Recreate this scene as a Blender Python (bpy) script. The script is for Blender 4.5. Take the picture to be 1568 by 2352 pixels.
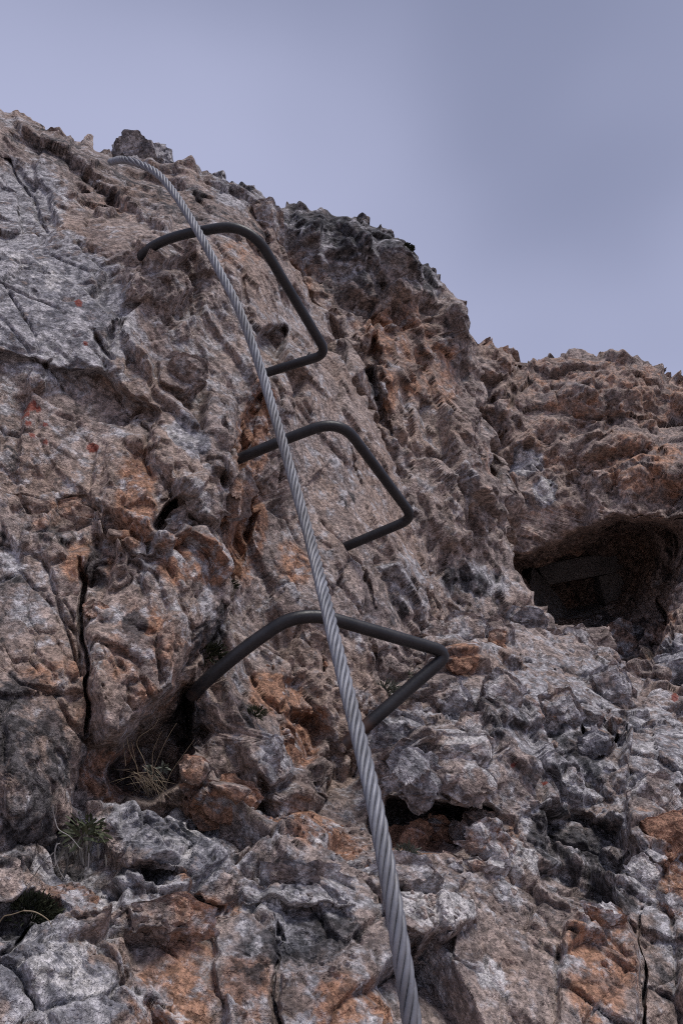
import bpy, bmesh, math, random
import numpy as np
from mathutils import Vector, Matrix

random.seed(7)
rng = np.random.default_rng(7)
scene = bpy.context.scene
for o in list(bpy.data.objects):
    bpy.data.objects.remove(o)
COL = scene.collection

# ------------------------------------------------------------------ camera
RW, RH, F = 1568.0, 2352.0, 1846.0          # survey frame used for laying out the place
PITCH = math.radians(24)
CAM = np.array((0.0, 0.0, 1.5))
RIGHT = np.array((1.0, 0.0, 0.0))
FWD = np.array((0.0, math.cos(PITCH), math.sin(PITCH)))
UP = np.array((0.0, -math.sin(PITCH), math.cos(PITCH)))
cam = bpy.data.cameras.new('camera')
cam.sensor_fit = 'VERTICAL'
cam.sensor_height = 36.0
cam.sensor_width = 24.0
cam.lens = F / RH * 36.0
cam.clip_start = 0.02
cam.clip_end = 500.0
cam.dof.use_dof = False
cam.dof.focus_distance = 1.15
cam.dof.aperture_fstop = 16.0
camo = bpy.data.objects.new('camera', cam)
camo.location = CAM
camo.rotation_euler = (math.pi / 2 + PITCH, 0, 0)
COL.objects.link(camo)
scene.camera = camo

# ------------------------------------------------------------------ sky and sun (overcast)
SUN_EL, SUN_AZ = math.radians(66), math.radians(140)    # azimuth from +Y clockwise: behind right of the camera
world = bpy.data.worlds.new('World')
scene.world = world
world.use_nodes = True
wn = world.node_tree
wn.nodes.clear()
w_out = wn.nodes.new('ShaderNodeOutputWorld')
w_bg = wn.nodes.new('ShaderNodeBackground')
w_sky = wn.nodes.new('ShaderNodeTexSky')
w_sky.sky_type = 'NISHITA'
w_sky.sun_disc = False
w_sky.sun_elevation = SUN_EL
w_sky.sun_rotation = SUN_AZ
w_bg.inputs['Strength'].default_value = 0.1
w_co = wn.nodes.new('ShaderNodeTexCoord')
w_map = wn.nodes.new('ShaderNodeMapping')
w_map.inputs['Location'].default_value = (0.9, 0.35, 0.2)
w_map.inputs['Scale'].default_value = (1.0, 1.0, 1.6)
w_n = wn.nodes.new('ShaderNodeTexNoise')
w_n.inputs['Scale'].default_value = 1.25
w_n.inputs['Detail'].default_value = 3.0
w_n.inputs['Roughness'].default_value = 0.4
w_n.inputs['Distortion'].default_value = 0.0
w_r = wn.nodes.new('ShaderNodeValToRGB')
w_r.color_ramp.interpolation = 'EASE'
w_r.color_ramp.elements[0].position = 0.30
w_r.color_ramp.elements[0].color = (0.148, 0.160, 0.238, 1)
w_r.color_ramp.elements[1].position = 0.72
w_r.color_ramp.elements[1].color = (0.272, 0.286, 0.40, 1)
w_sc = wn.nodes.new('ShaderNodeVectorMath')
w_sc.operation = 'SCALE'
w_sc.inputs['Scale'].default_value = 10.0
w_mix = wn.nodes.new('ShaderNodeMix')
w_mix.data_type = 'RGBA'
w_mix.inputs['Factor'].default_value = 0.9             # dense cloud over the clear sky
L = wn.links.new
L(w_co.outputs['Generated'], w_map.inputs['Vector'])
L(w_map.outputs['Vector'], w_n.inputs['Vector'])
w_sep = wn.nodes.new('ShaderNodeSeparateXYZ')
w_low = wn.nodes.new('ShaderNodeMapRange')           # the cloud deck thins and brightens towards the horizon
for k_, v_ in zip((1, 2, 3, 4), (0.50, 0.84, 0.24, -0.08)): w_low.inputs[k_].default_value = v_
w_add = wn.nodes.new('ShaderNodeMath')
L(w_co.outputs['Generated'], w_sep.inputs[0])
L(w_sep.outputs['Z'], w_low.inputs[0])
L(w_n.outputs['Fac'], w_add.inputs[0])
L(w_low.outputs[0], w_add.inputs[1])
L(w_add.outputs[0], w_r.inputs['Fac'])
L(w_r.outputs['Color'], w_sc.inputs[0])
L(w_sky.outputs['Color'], w_mix.inputs['A'])
L(w_sc.outputs['Vector'], w_mix.inputs['B'])
L(w_mix.outputs['Result'], w_bg.inputs['Color'])
L(w_bg.outputs['Background'], w_out.inputs['Surface'])

sun = bpy.data.lights.new('sun', 'SUN')
sun.energy = 1.5
sun.angle = math.radians(20)
sun.color = (1.0, 0.96, 0.92)
suno = bpy.data.objects.new('sun', sun)
sd = Vector((math.sin(SUN_AZ) * math.cos(SUN_EL), math.cos(SUN_AZ) * math.cos(SUN_EL), math.sin(SUN_EL)))
suno.rotation_euler = sd.to_track_quat('Z', 'Y').to_euler()
COL.objects.link(suno)

scene.view_settings.view_transform = 'Standard'
scene.view_settings.look = 'None'
scene.view_settings.exposure = 0.75
scene.view_settings.gamma = 1.0
scene.view_settings.use_curve_mapping = False
scene.render.engine = 'CYCLES'
scene.cycles.max_bounces = 6
scene.cycles.diffuse_bounces = 4
scene.cycles.use_denoising = False
scene.cycles.pixel_filter_type = 'BLACKMAN_HARRIS'
scene.cycles.filter_width = 1.1
scene.cycles.denoising_prefilter = 'FAST'


# ------------------------------------------------------------------ helpers
def ray(px, py):
    px = np.asarray(px, float)[..., None]
    py = np.asarray(py, float)[..., None]
    return FWD + RIGHT * (px - RW / 2) / F - UP * (py - RH / 2) / F


def P(px, py, d):
    return CAM + ray(px, py) * np.asarray(d, float)[..., None]


def tag(o, label=None, cat=None, group=None, kind=None):
    if label: o['label'] = label
    if cat: o['category'] = cat
    if group: o['group'] = group
    if kind: o['kind'] = kind
    return o


def mesh_np(name, verts, faces, mat, smooth=True, parent=None):
    """faces: (n,4) or (n,3) int array"""
    me = bpy.data.meshes.new(name)
    verts = np.ascontiguousarray(verts, np.float32)
    faces = np.ascontiguousarray(faces, np.int32)
    n, k = faces.shape
    me.vertices.add(len(verts))
    me.vertices.foreach_set('co', verts.ravel())
    me.loops.add(n * k)
    me.loops.foreach_set('vertex_index', faces.ravel())
    me.polygons.add(n)
    me.polygons.foreach_set('loop_start', np.arange(0, n * k, k, dtype=np.int32))
    me.polygons.foreach_set('loop_total', np.full(n, k, np.int32))
    me.polygons.foreach_set('use_smooth', np.full(n, smooth, bool))
    me.update(calc_edges=True)
    if mat: me.materials.append(mat)
    o = bpy.data.objects.new(name, me)
    COL.objects.link(o)
    if parent: o.parent = parent
    return o


def empty(name, loc):
    o = bpy.data.objects.new(name, None)
    o.location = loc
    o.empty_display_size = 0.05
    COL.objects.link(o)
    return o


def adopt(child, parent):
    child.parent = parent
    child.matrix_parent_inverse = Matrix.Translation(-Vector(parent.location))
    return child


def fields(co, build, names):
    """evaluate texture fields at points with geometry nodes. build(tree) -> {name: (socket, type)}"""
    n = len(co)
    me = bpy.data.meshes.new('tmp')
    me.vertices.add(n)
    me.vertices.foreach_set('co', np.ascontiguousarray(co, np.float32).ravel())
    ob = bpy.data.objects.new('tmp', me)
    COL.objects.link(ob)
    t = bpy.data.node_groups.new('tmp', 'GeometryNodeTree')
    t.interface.new_socket('Geometry', in_out='INPUT', socket_type='NodeSocketGeometry')
    t.interface.new_socket('Geometry', in_out='OUTPUT', socket_type='NodeSocketGeometry')
    gi = t.nodes.new('NodeGroupInput')
    go = t.nodes.new('NodeGroupOutput')
    g = gi.outputs[0]
    for nm, (sock, ty) in build(t).items():
        s = t.nodes.new('GeometryNodeStoreNamedAttribute')
        s.data_type = ty
        s.domain = 'POINT'
        s.inputs['Name'].default_value = nm
        t.links.new(g, s.inputs['Geometry'])
        t.links.new(sock, s.inputs['Value'])
        g = s.outputs[0]
    t.links.new(g, go.inputs[0])
    m = ob.modifiers.new('m', 'NODES')
    m.node_group = t
    dg = bpy.context.evaluated_depsgraph_get()
    ev = ob.evaluated_get(dg)
    res = []
    for nm in names:
        a = ev.data.attributes[nm]
        if a.data_type == 'FLOAT':
            r = np.empty(n, np.float32)
            a.data.foreach_get('value', r)
        else:
            r = np.empty(n * 3, np.float32)
            a.data.foreach_get('vector', r)
            r = r.reshape(n, 3)
        res.append(r)
    bpy.data.objects.remove(ob)
    bpy.data.meshes.remove(me)
    bpy.data.node_groups.remove(t)
    return res


def noise(co, scale, detail=2.0, rough=0.5, kind='FBM', vec=False, lac=2.0, dist=0.0):
    def b(t):
        nd = t.nodes.new('ShaderNodeTexNoise')
        nd.noise_type = kind
        nd.normalize = True
        nd.inputs['Scale'].default_value = scale
        nd.inputs['Detail'].default_value = detail
        nd.inputs['Roughness'].default_value = rough
        nd.inputs['Lacunarity'].default_value = lac
        nd.inputs['Distortion'].default_value = dist
        return {'v': (nd.outputs['Color' if vec else 0], 'FLOAT_VECTOR' if vec else 'FLOAT')}
    return fields(co, b, ['v'])[0]


def voro(co, scale, edge=False, rand=1.0):
    def b(t):
        nd = t.nodes.new('ShaderNodeTexVoronoi')
        nd.feature = 'DISTANCE_TO_EDGE' if edge else 'F1'
        nd.inputs['Scale'].default_value = scale
        nd.inputs['Randomness'].default_value = rand
        if edge:
            return {'d': (nd.outputs['Distance'], 'FLOAT')}
        return {'d': (nd.outputs['Distance'], 'FLOAT'), 'c': (nd.outputs['Color'], 'FLOAT_VECTOR'),
                'p': (nd.outputs['Position'], 'FLOAT_VECTOR')}
    r = fields(co, b, ['d'] if edge else ['d', 'c', 'p'])
    return r[0] / scale if edge else (r[0] / scale, r[1], r[2])


def sstep(a, b, x):
    t = np.clip((x - a) / (b - a), 0, 1)
    return t * t * (3 - 2 * t)


def seg_dist(X, Y, pts, closed=False, lim=None):
    """distance and nearest point from X,Y to a polyline (beyond lim: far, nearest point = itself)"""
    pts = np.asarray(pts, np.float32)
    if closed: pts = np.vstack([pts, pts[:1]])
    best = np.full(X.shape, 1e9, np.float32)
    qx = X.copy(); qy = Y.copy()
    for (x0, y0), (x1, y1) in zip(pts[:-1], pts[1:]):
        if lim:
            k = np.flatnonzero((X > min(x0, x1) - lim) & (X < max(x0, x1) + lim) & (Y > min(y0, y1) - lim) & (Y < max(y0, y1) + lim))
            x, y = X[k], Y[k]
        else:
            k = slice(None); x, y = X, Y
        dx, dy = x1 - x0, y1 - y0
        l2 = max(dx * dx + dy * dy, 1e-6)
        t = np.clip(((x - x0) * dx + (y - y0) * dy) / l2, 0, 1)
        ax, ay = x0 + t * dx, y0 + t * dy
        d = (x - ax) ** 2 + (y - ay) ** 2
        bk = best[k]
        m = d < bk
        best[k] = np.where(m, d, bk); qx[k] = np.where(m, ax, qx[k]); qy[k] = np.where(m, ay, qy[k])
    return np.sqrt(best), qx, qy


def inside(X, Y, pts):
    pts = np.asarray(pts, np.float32)
    r = np.zeros(X.shape, bool)
    j = len(pts) - 1
    for i in range(len(pts)):
        xi, yi = pts[i]; xj, yj = pts[j]
        c = ((yi > Y) != (yj > Y)) & (X < (xj - xi) * (Y - yi) / (yj - yi + 1e-9) + xi)
        r ^= c
        j = i
    return r


def tps(ctrl):
    c = np.asarray(ctrl, float)
    xy = c[:, :2] / 1000.0
    v = np.log(c[:, 2])
    n = len(c)
    def k(r2): return np.where(r2 > 1e-12, 0.5 * r2 * np.log(r2 + 1e-12), 0)
    A = np.zeros((n + 3, n + 3))
    r2 = ((xy[:, None] - xy[None]) ** 2).sum(-1)
    A[:n, :n] = k(r2) + np.eye(n) * 2e-4
    A[:n, n] = 1; A[:n, n + 1:] = xy
    A[n, :n] = 1; A[n + 1:, :n] = xy.T
    w = np.linalg.solve(A, np.concatenate([v, np.zeros(3)]))
    def f(X, Y):
        x = X.ravel() / 1000.0; y = Y.ravel() / 1000.0
        s = w[n] + w[n + 1] * x + w[n + 2] * y
        for i in range(n):
            s = s + w[i] * k((x - xy[i, 0]) ** 2 + (y - xy[i, 1]) ** 2)
        return np.exp(s).reshape(X.shape)
    return f


STEP = 2.0


def box(a, r):
    """box blur over the grid, edges held"""
    for ax in (0, 1):
        n = a.shape[ax]
        i = np.arange(n)
        lo = np.maximum(i - r, 0); hi = np.minimum(i + r, n - 1)
        c = np.cumsum(a, axis=ax, dtype=np.float64)
        z = np.zeros_like(np.take(c, [0], axis=ax))
        c = np.concatenate([z, c], axis=ax)
        k = (hi - lo + 1).reshape((-1, 1, 1) if ax == 0 else (1, -1, 1))
        a = (np.take(c, hi + 1, axis=ax) - np.take(c, lo, axis=ax)) / k
    return a


def axis(a, b, lo, hi, step):
    """fine lines inside the picture, coarser beyond it"""
    a0, b0 = max(a, lo), min(b, hi)
    mid = np.arange(a0, b0 + step, step)
    l, r = [], []
    x, s = a0, step
    while x > a:
        s = min(s * 1.06, 7); x -= s; l.append(x)
    x, s = mid[-1], step
    while x < b:
        s = min(s * 1.06, 7); x += s; r.append(x)
    return np.concatenate([l[::-1], mid, r]).astype(np.float32)


def blob(X, Y, cx, cy, rx, ry, rot=0, soft=0.5):
    c, s = math.cos(math.radians(rot)), math.sin(math.radians(rot))
    rx, ry = max(rx, .01), max(ry, .01)
    dx, dy = X - cx, Y - cy
    u = (dx * c + dy * s) / rx
    v = (-dx * s + dy * c) / ry
    return 1 - sstep(1 - soft, 1 + soft * 0.6, np.sqrt(u * u + v * v))


def apply_relief(X, Y, d, feats, wx, wy):
    """forms of the rock: blobs, blocks and cracks, in metres towards (+) or away from (-) the viewer"""
    Xw, Yw = X + wx, Y + wy
    for ft in feats:
        k = ft[0]
        if k == 'blob':
            _, cx, cy, rx, ry, rot, amt, soft = ft
            R = max(rx, ry) * 1.8 + 30
            m = (abs(X - cx) < R) & (abs(Y - cy) < R)
            d[m] -= amt * blob(Xw[m], Yw[m], cx, cy, rx, ry, rot, soft)
        elif k == 'poly':
            _, pts, amt, soft, (gx, gy) = ft
            p = np.asarray(pts, np.float32)
            lo, hi = p.min(0) - 60, p.max(0) + 60
            m = (X > lo[0]) & (X < hi[0]) & (Y > lo[1]) & (Y < hi[1])
            x, y = Xw[m], Yw[m]
            dist, _, _ = seg_dist(x, y, p, True)
            sd_ = np.where(inside(x, y, p), dist, -dist)
            c = p.mean(0)
            d[m] -= sstep(-soft, soft, sd_) * (amt + gx * (x - c[0]) / 100 + gy * (y - c[1]) / 100)
        elif k == 'crack':
            _, pts, wd, dep = ft
            p = np.asarray(pts, np.float32)
            lo, hi = p.min(0) - 60, p.max(0) + 60
            m = (X > lo[0]) & (X < hi[0]) & (Y > lo[1]) & (Y < hi[1])
            x, y = X[m] + wx[m] * .9, Y[m] + wy[m] * .9
            dist, qx, qy = seg_dist(x, y, p)
            e = np.minimum(np.hypot(qx - p[0][0], qy - p[0][1]), np.hypot(qx - p[-1][0], qy - p[-1][1]))
            ww = wd * np.clip(e / 40, 0.3, 1)
            ww = ww * np.clip(1 + (wx[m] + wy[m]) / 16, 0.15, 1.5)
            d[m] += dep * (1 - sstep(ww * 0.35, ww, dist))
    return d


FADE = [0.0, 1.0]


def fade(scale):
    """leave out detail finer than the local mesh can carry"""
    return (1 - sstep(0.16, 0.5, FADE[0] * scale)) * (1 - 0.8 * sstep(4.0, 12.0, FADE[1]))


def facet(co, scale, amp, tilt, rand=1.0, seed=0.0):
    """every fracture cell its own tilted plane at its own height"""
    dd, c, p = voro(co + seed, scale, rand=rand)
    c = c - 0.5
    return fade(scale) * (amp * 2 * c[:, 0] + tilt * ((co + seed - p) * np.stack([c[:, 1], c[:, 2], -c[:, 0]], 1) * 2).sum(1))


def ragged(poly, span, amp, seed):
    """break the in-view outline into short uneven lengths"""
    r = np.random.default_rng(seed)
    out = []
    n = len(poly)
    for i in range(n):
        a = np.array(poly[i], float); b = np.array(poly[(i + 1) % n], float)
        out.append(a)
        if all(-30 < q[0] < RW + 30 and -30 < q[1] < RH for q in (a, b)):
            L_ = np.linalg.norm(b - a)
            k = int(L_ / span)
            nn = np.array((b[1] - a[1], a[0] - b[0])) / max(L_, 1e-6)
            for j in range(1, k + 1):
                t = (j + r.uniform(-.35, .35)) / (k + 1)
                out.append(a + (b - a) * t + nn * amp * r.normal() * (2.2 if r.random() < .15 else 0.8))
    return out


def make_sheet(name, poly, ctrl, feats, style, mat, masks, roll=60, back=85, rnd=(40, 0.05), step=STEP, depth_k=3.0, jag=(15, 8), edge=0.75):
    p = np.asarray(ragged(poly, jag[0], jag[1], len(name)), np.float32)
    xs = axis(p[:, 0].min() - back, p[:, 0].max() + back, -20, RW + 20, step)
    ys = axis(p[:, 1].min() - back, p[:, 1].max() + back, -20, RH + 20, step)
    tp = tps(ctrl)

    def form(X, Y):
        ins = inside(X, Y, p)
        dist, qx, qy = seg_dist(X, Y, p, True, 170)
        Xq = np.where(ins, X, qx); Yq = np.where(ins, Y, qy)
        pc = np.stack([Xq * 0.001, Yq * 0.001, np.zeros_like(Xq)], 1)
        wv = noise(pc, 14, 4, 0.6, vec=True) - 0.5
        wx, wy = wv[:, 0] * 46, wv[:, 1] * 46
        d = tp(Xq, Yq).astype(np.float32)
        d0 = d.copy()
        d = apply_relief(Xq, Yq, d, feats, wx, wy)
        s = np.clip(dist / rnd[0], 0, 1)
        d += np.where(ins, rnd[1] * (1 - s) ** 2, rnd[1])
        pos = P(Xq, Yq, d)
        # beyond the crest the rock runs on backwards
        ox = (X - qx) / np.maximum(dist, 1e-3); oy = (Y - qy) / np.maximum(dist, 1e-3)
        rv = ray(Xq, Yq)
        rv = rv / np.linalg.norm(rv, axis=1, keepdims=True)
        bd = rv - 0.9 * (RIGHT * ox[:, None] - UP * oy[:, None])
        bd /= np.linalg.norm(bd, axis=1, keepdims=True)
        t = np.where(ins, 0, np.minimum(dist, 200))[:, None]
        pos = pos + bd * t * (d[:, None] / F) * depth_k
        return ins, dist, Xq, Yq, wx, wy, d, d0, s, bd, t, pos

    # first pass, coarse: find where the form is steep and give those places more of the mesh
    k = 4
    cx, cy = xs[::k], ys[::k]
    CX, CY = np.meshgrid(cx, cy)
    r_ = form(CX.ravel(), CY.ravel())
    G = r_[11].reshape(CX.shape + (3,)); dm = r_[6].reshape(CX.shape)
    def dens(ax, co):
        e = np.linalg.norm(np.gradient(G, axis=ax), axis=2)
        h = np.gradient(co)[:, None] if ax == 0 else np.gradient(co)[None]
        e = np.clip(e / (h * dm / F), 1.0, 5.0)
        return box(box(e[..., None], 2), 2)[..., 0]
    def remap(ax, co, fine):
        w = dens(ax, co).astype(float)
        if ax == 1: w = w.T
        # keep the intended spacing of the base grid (fine in view, coarse beyond it)
        out = np.empty((len(fine), w.shape[1]))
        u = np.linspace(0, 1, len(fine)); uc = np.interp(co, fine, u)
        for j in range(w.shape[1]):
            c = np.concatenate([[0], np.cumsum((w[1:, j] + w[:-1, j]) / 2 * np.diff(uc))])
            out[:, j] = np.interp(u * c[-1], c, co)
        out[0] = fine[0]; out[-1] = fine[-1]
        return out.T if ax == 1 else out
    Yc = remap(0, cy, ys)                       # (len(ys), len(cx))
    Xc = remap(1, cx, xs)                       # (len(cy), len(xs))
    jx = np.interp(xs, cx, np.arange(len(cx))); j0 = np.clip(jx.astype(int), 0, len(cx) - 2); fx = (jx - j0)[None]
    Y = Yc[:, j0] * (1 - fx) + Yc[:, j0 + 1] * fx
    # the x shift is looked up at the shifted height
    iy = np.interp(Y.ravel(), cy, np.arange(len(cy))).reshape(Y.shape); i0 = np.clip(iy.astype(int), 0, len(cy) - 2); fy = iy - i0
    jj = np.arange(len(xs))[None]
    X = Xc[i0, jj] * (1 - fy) + Xc[i0 + 1, jj] * fy
    shape = X.shape
    X = X.ravel().astype(np.float32); Y = Y.ravel().astype(np.float32)
    ins, dist, Xq, Yq, wx, wy, d, d0, s, bd, t, pos = form(X, Y)
    keep = ins | (dist < back)
    # outward direction of the broad form (without the small relief)
    G = pos.reshape(shape + (3,))
    G = box(G, 1)
    pos = G.reshape(-1, 3)
    S = P(Xq, Yq, d0 + np.where(ins, rnd[1] * (1 - s) ** 2, rnd[1])) + bd * t * (d0[:, None] / F) * depth_k
    S = box(box(S.reshape(shape + (3,)), 10), 10)
    du = np.gradient(S, axis=1); dv = np.gradient(S, axis=0)
    N = np.cross(dv, du)
    N /= np.linalg.norm(N, axis=2, keepdims=True) + 1e-12
    if (N.reshape(-1, 3) * (CAM - pos)).sum(1)[ins].mean() < 0: N = -N
    N = box(box(N, 12), 12).reshape(-1, 3)
    N += 0.9 * (CAM - pos) / np.linalg.norm(CAM - pos, axis=1, keepdims=True) * ins[:, None]
    N /= np.linalg.norm(N, axis=1, keepdims=True) + 1e-12
    idx = np.full(len(X), -1, np.int64)
    idx[keep] = np.arange(keep.sum())
    pos = pos[keep]; N = N[keep]; Xk = Xq[keep]; Yk = Yq[keep]
    e = np.maximum(np.linalg.norm(np.gradient(G, axis=0), axis=2), np.linalg.norm(np.gradient(G, axis=1), axis=2))
    FADE[0] = box(e[..., None], 1).reshape(-1)[keep].astype(np.float32)
    nom = np.maximum(np.gradient(xs)[None], np.gradient(ys)[:, None]).ravel()
    FADE[1] = FADE[0] / (nom[keep] * d[keep] / F)
    disp = style(pos.astype(np.float32), Xk, Yk, N)
    full = np.zeros(len(X)); full[keep] = disp
    full = full.reshape(shape + (1,))
    full = 0.6 * full + 0.4 * box(full, 1)             # a fracture edge is a mesh cell or two wide
    disp = full.reshape(-1)[keep]
    disp = disp * (edge + (1 - edge) * np.where(ins, sstep(0, 55, dist), 0)[keep])
    pos = pos + N * disp[:, None]
    # ease the walls of steps, where the mesh is drawn out
    full = G.reshape(-1, 3).copy()
    full[keep] = pos
    H = full.reshape(shape + (3,))
    unit = (nom * np.clip(d, 0.3, 9) / F).reshape(shape)
    near = (1 - sstep(30, 70, dist)).reshape(shape)
    for it in range(2):
        e = np.maximum(np.linalg.norm(np.gradient(H, axis=0), axis=2), np.linalg.norm(np.gradient(H, axis=1), axis=2)) / unit
        w = box((sstep(3.5, 9.0, e) * (1 - near) + sstep(3.0, 7.0, e) * near)[..., None], 1)
        H = H * (1 - w) + box(H, 1) * w
    pos = H.reshape(-1, 3)[keep]
    I = idx.reshape(shape)
    q = np.stack([I[:-1, :-1], I[1:, :-1], I[1:, 1:], I[:-1, 1:]], -1).reshape(-1, 4)
    q = q[(q >= 0).all(1)]
    o = mesh_np(name, pos, q, mat)
    tag(o, kind='structure')
    m1, m2 = masks(pos.astype(np.float32), Xk, Yk, wx[keep], wy[keep])
    for nm, m in (('stain_a', m1), ('stain_b', m2)):
        a = o.data.attributes.new(nm, 'FLOAT_COLOR', 'POINT')
        a.data.foreach_set('color', np.concatenate([m, np.ones((len(m), 1))], 1).astype(np.float32).ravel())
    SURF[name] = (Xk, Yk, pos, N, m1, m2)
    return o


SURF = {}


def on(name, px, py, lift=0.0):
    """point of a rock's surface seen at a survey position, with the local outward direction"""
    Xk, Yk, pos, N = SURF[name][:4]
    i = int(np.argmin((Xk - px) ** 2 + (Yk - py) ** 2))
    n = N[i]
    return pos[i] + n * lift, n


# ------------------------------------------------------------------ materials
def new_mat(name):
    m = bpy.data.materials.new(name)
    m.use_nodes = True
    nt = m.node_tree
    b = nt.nodes['Principled BSDF']
    return m, nt, b


class NB:
    """short-hand for shader nodes"""
    def __init__(s, nt): s.nt = nt; s.l = nt.links.new

    def n(s, ty, **kw):
        nd = s.nt.nodes.new(ty)
        for k, v in kw.items():
            if hasattr(nd, k): setattr(nd, k, v)
        return nd

    def put(s, sock, v):
        if hasattr(v, 'links') or hasattr(v, 'is_linked'): s.l(v, sock)
        else: sock.default_value = v

    def noise(s, vec, scale, detail=4, rough=0.55, dist=0.0, kind='FBM'):
        nd = s.n('ShaderNodeTexNoise', noise_type=kind)
        s.l(vec, nd.inputs['Vector'])
        nd.inputs['Scale'].default_value = scale
        nd.inputs['Detail'].default_value = detail
        nd.inputs['Roughness'].default_value = rough
        nd.inputs['Distortion'].default_value = dist
        return nd.outputs[0]

    def math(s, op, a, b=0.0, c=0.0, clamp=False):
        nd = s.n('ShaderNodeMath', operation=op, use_clamp=clamp)
        s.put(nd.inputs[0], a); s.put(nd.inputs[1], b); s.put(nd.inputs[2], c)
        return nd.outputs[0]

    def rng(s, v, a, b, c=0.0, d=1.0):
        nd = s.n('ShaderNodeMapRange', interpolation_type='SMOOTHSTEP')
        s.put(nd.inputs[0], v)
        for i, x in enumerate((a, b, c, d)): s.put(nd.inputs[i + 1], x)
        return nd.outputs[0]

    def mix(s, f, a, b, mode='MIX'):
        nd = s.n('ShaderNodeMix', data_type='RGBA', blend_type=mode)
        s.put(nd.inputs['Factor'], f); s.put(nd.inputs['A'], a); s.put(nd.inputs['B'], b)
        return nd.outputs['Result']


def c4(r, g, b): return (r, g, b, 1.0)


PINK_A, PINK_B = c4(0.41, 0.33, 0.295), c4(0.24, 0.195, 0.18)
GREY_A, GREY_B = c4(0.47, 0.455, 0.47), c4(0.17, 0.172, 0.195)
ORANGE_A, ORANGE_B = c4(0.42, 0.23, 0.145), c4(0.26, 0.135, 0.09)
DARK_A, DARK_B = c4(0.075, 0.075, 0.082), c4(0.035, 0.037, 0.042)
WHITE_A = c4(0.60, 0.57, 0.56)
LICHEN = c4(0.25, 0.05, 0.03)


def rock_mat(name, const=None, bump=1.0, fine=1.0):
    """limestone: pink-tan body, grey crust, iron stain, black lichen with painted shade, pale calcite, red lichen.
    const = (grey, orange, dark, white, red) for stones without painted stain attributes"""
    m, nt, b = new_mat(name)
    q = NB(nt)
    geo = q.n('ShaderNodeNewGeometry')
    pos = geo.outputs['Position']
    if const is None:
        a1 = q.n('ShaderNodeAttribute', attribute_name='stain_a')
        a2 = q.n('ShaderNodeAttribute', attribute_name='stain_b')
        s1 = q.n('ShaderNodeSeparateColor'); q.l(a1.outputs['Color'], s1.inputs[0])
        s2 = q.n('ShaderNodeSeparateColor'); q.l(a2.outputs['Color'], s2.inputs[0])
        g_, o_, k_ = s1.outputs[0], s1.outputs[1], s1.outputs[2]
        w_, r_ = s2.outputs[0], s2.outputs[1]
    else:
        g_, o_, k_, w_, r_ = const
    big = q.noise(pos, 5.0 * fine, 4, 0.6)
    med = q.noise(pos, 22 * fine, 5, 0.68, 0.4)
    med2 = q.noise(pos, 31 * fine, 5, 0.7, 0.2)
    fin = q.noise(pos, 110 * fine, 3, 0.7)
    body = q.mix(q.rng(med, 0.42, 0.57), PINK_B, PINK_A)
    body = q.mix(q.rng(big, 0.42, 0.66), body, q.mix(0.5, body, c4(0.36, 0.25, 0.19)))
    grey = q.mix(q.rng(med2, 0.42, 0.58), GREY_B, GREY_A)
    orng = q.mix(q.rng(med, 0.36, 0.60), ORANGE_B, ORANGE_A)
    dark = q.mix(q.rng(fin, 0.35, 0.65), DARK_B, DARK_A)
    wob = q.math('MULTIPLY', q.math('SUBTRACT', med, 0.5), 1.9)
    wob2 = q.math('MULTIPLY', q.math('SUBTRACT', med2, 0.5), 2.3)
    fo = q.rng(q.math('ADD', o_, wob), 0.3, 0.75)
    fg = q.rng(q.math('ADD', g_, wob2), 0.32, 0.72)
    fk = q.rng(q.math('ADD', k_, q.math('SUBTRACT', wob, q.math('MULTIPLY', wob2, 0.5))), 0.36, 0.66)
    fw = q.rng(q.math('ADD', w_, wob2), 0.42, 0.7)
    c = q.mix(q.math('MULTIPLY', fo, 0.9), body, orng)
    c = q.mix(q.math('MULTIPLY', fg, 0.92), c, grey)
    c = q.mix(q.math('MULTIPLY', fw, 0.85), c, WHITE_A)
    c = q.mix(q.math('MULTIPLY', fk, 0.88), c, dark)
    # mineral speckle and small black lichen dots
    c = q.mix(1.0, c, q.mix(q.rng(fin, 0.40, 0.60), c4(0.62, 0.62, 0.62), c4(1.34, 1.33, 1.32)), 'MULTIPLY')
    fin2 = q.noise(pos, 360 * fine, 2, 0.7)
    c = q.mix(1.0, c, q.mix(q.rng(fin2, 0.3, 0.7), c4(0.74, 0.74, 0.74), c4(1.24, 1.24, 1.24)), 'MULTIPLY')
    sp = q.noise(pos, 70 * fine, 3, 0.75, 0.6)
    c = q.mix(q.rng(sp, 0.62, 0.72, 0, 0.6), c, c4(0.06, 0.058, 0.06))
    sp2 = q.noise(pos, 47 * fine, 5, 0.8, 0.3)
    c = q.mix(q.rng(sp2, 0.64, 0.78, 0, 0.45), c, WHITE_A)
    c = q.mix(q.math('MULTIPLY', r_, 0.9), c, LICHEN)
    q.l(c, b.inputs['Base Color'])
    b.inputs['Roughness'].default_value = 0.88
    b.inputs['Specular IOR Level'].default_value = 0.22
    bh = q.math('ADD', q.math('MULTIPLY', q.noise(pos, 85 * fine, 5, 0.72, 0.3), 1.0),
                q.math('MULTIPLY', q.noise(pos, 260 * fine, 2, 0.7), 0.35))
    bp = q.n('ShaderNodeBump')
    bp.inputs['Strength'].default_value = 1.0 * bump
    bp.inputs['Distance'].default_value = 0.010 / fine
    q.l(bh, bp.inputs['Height'])
    q.l(bp.outputs['Normal'], b.inputs['Normal'])
    return m


M_FACE = rock_mat('limestone_face')
M_FAR = rock_mat('limestone_far', fine=0.5)
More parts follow.
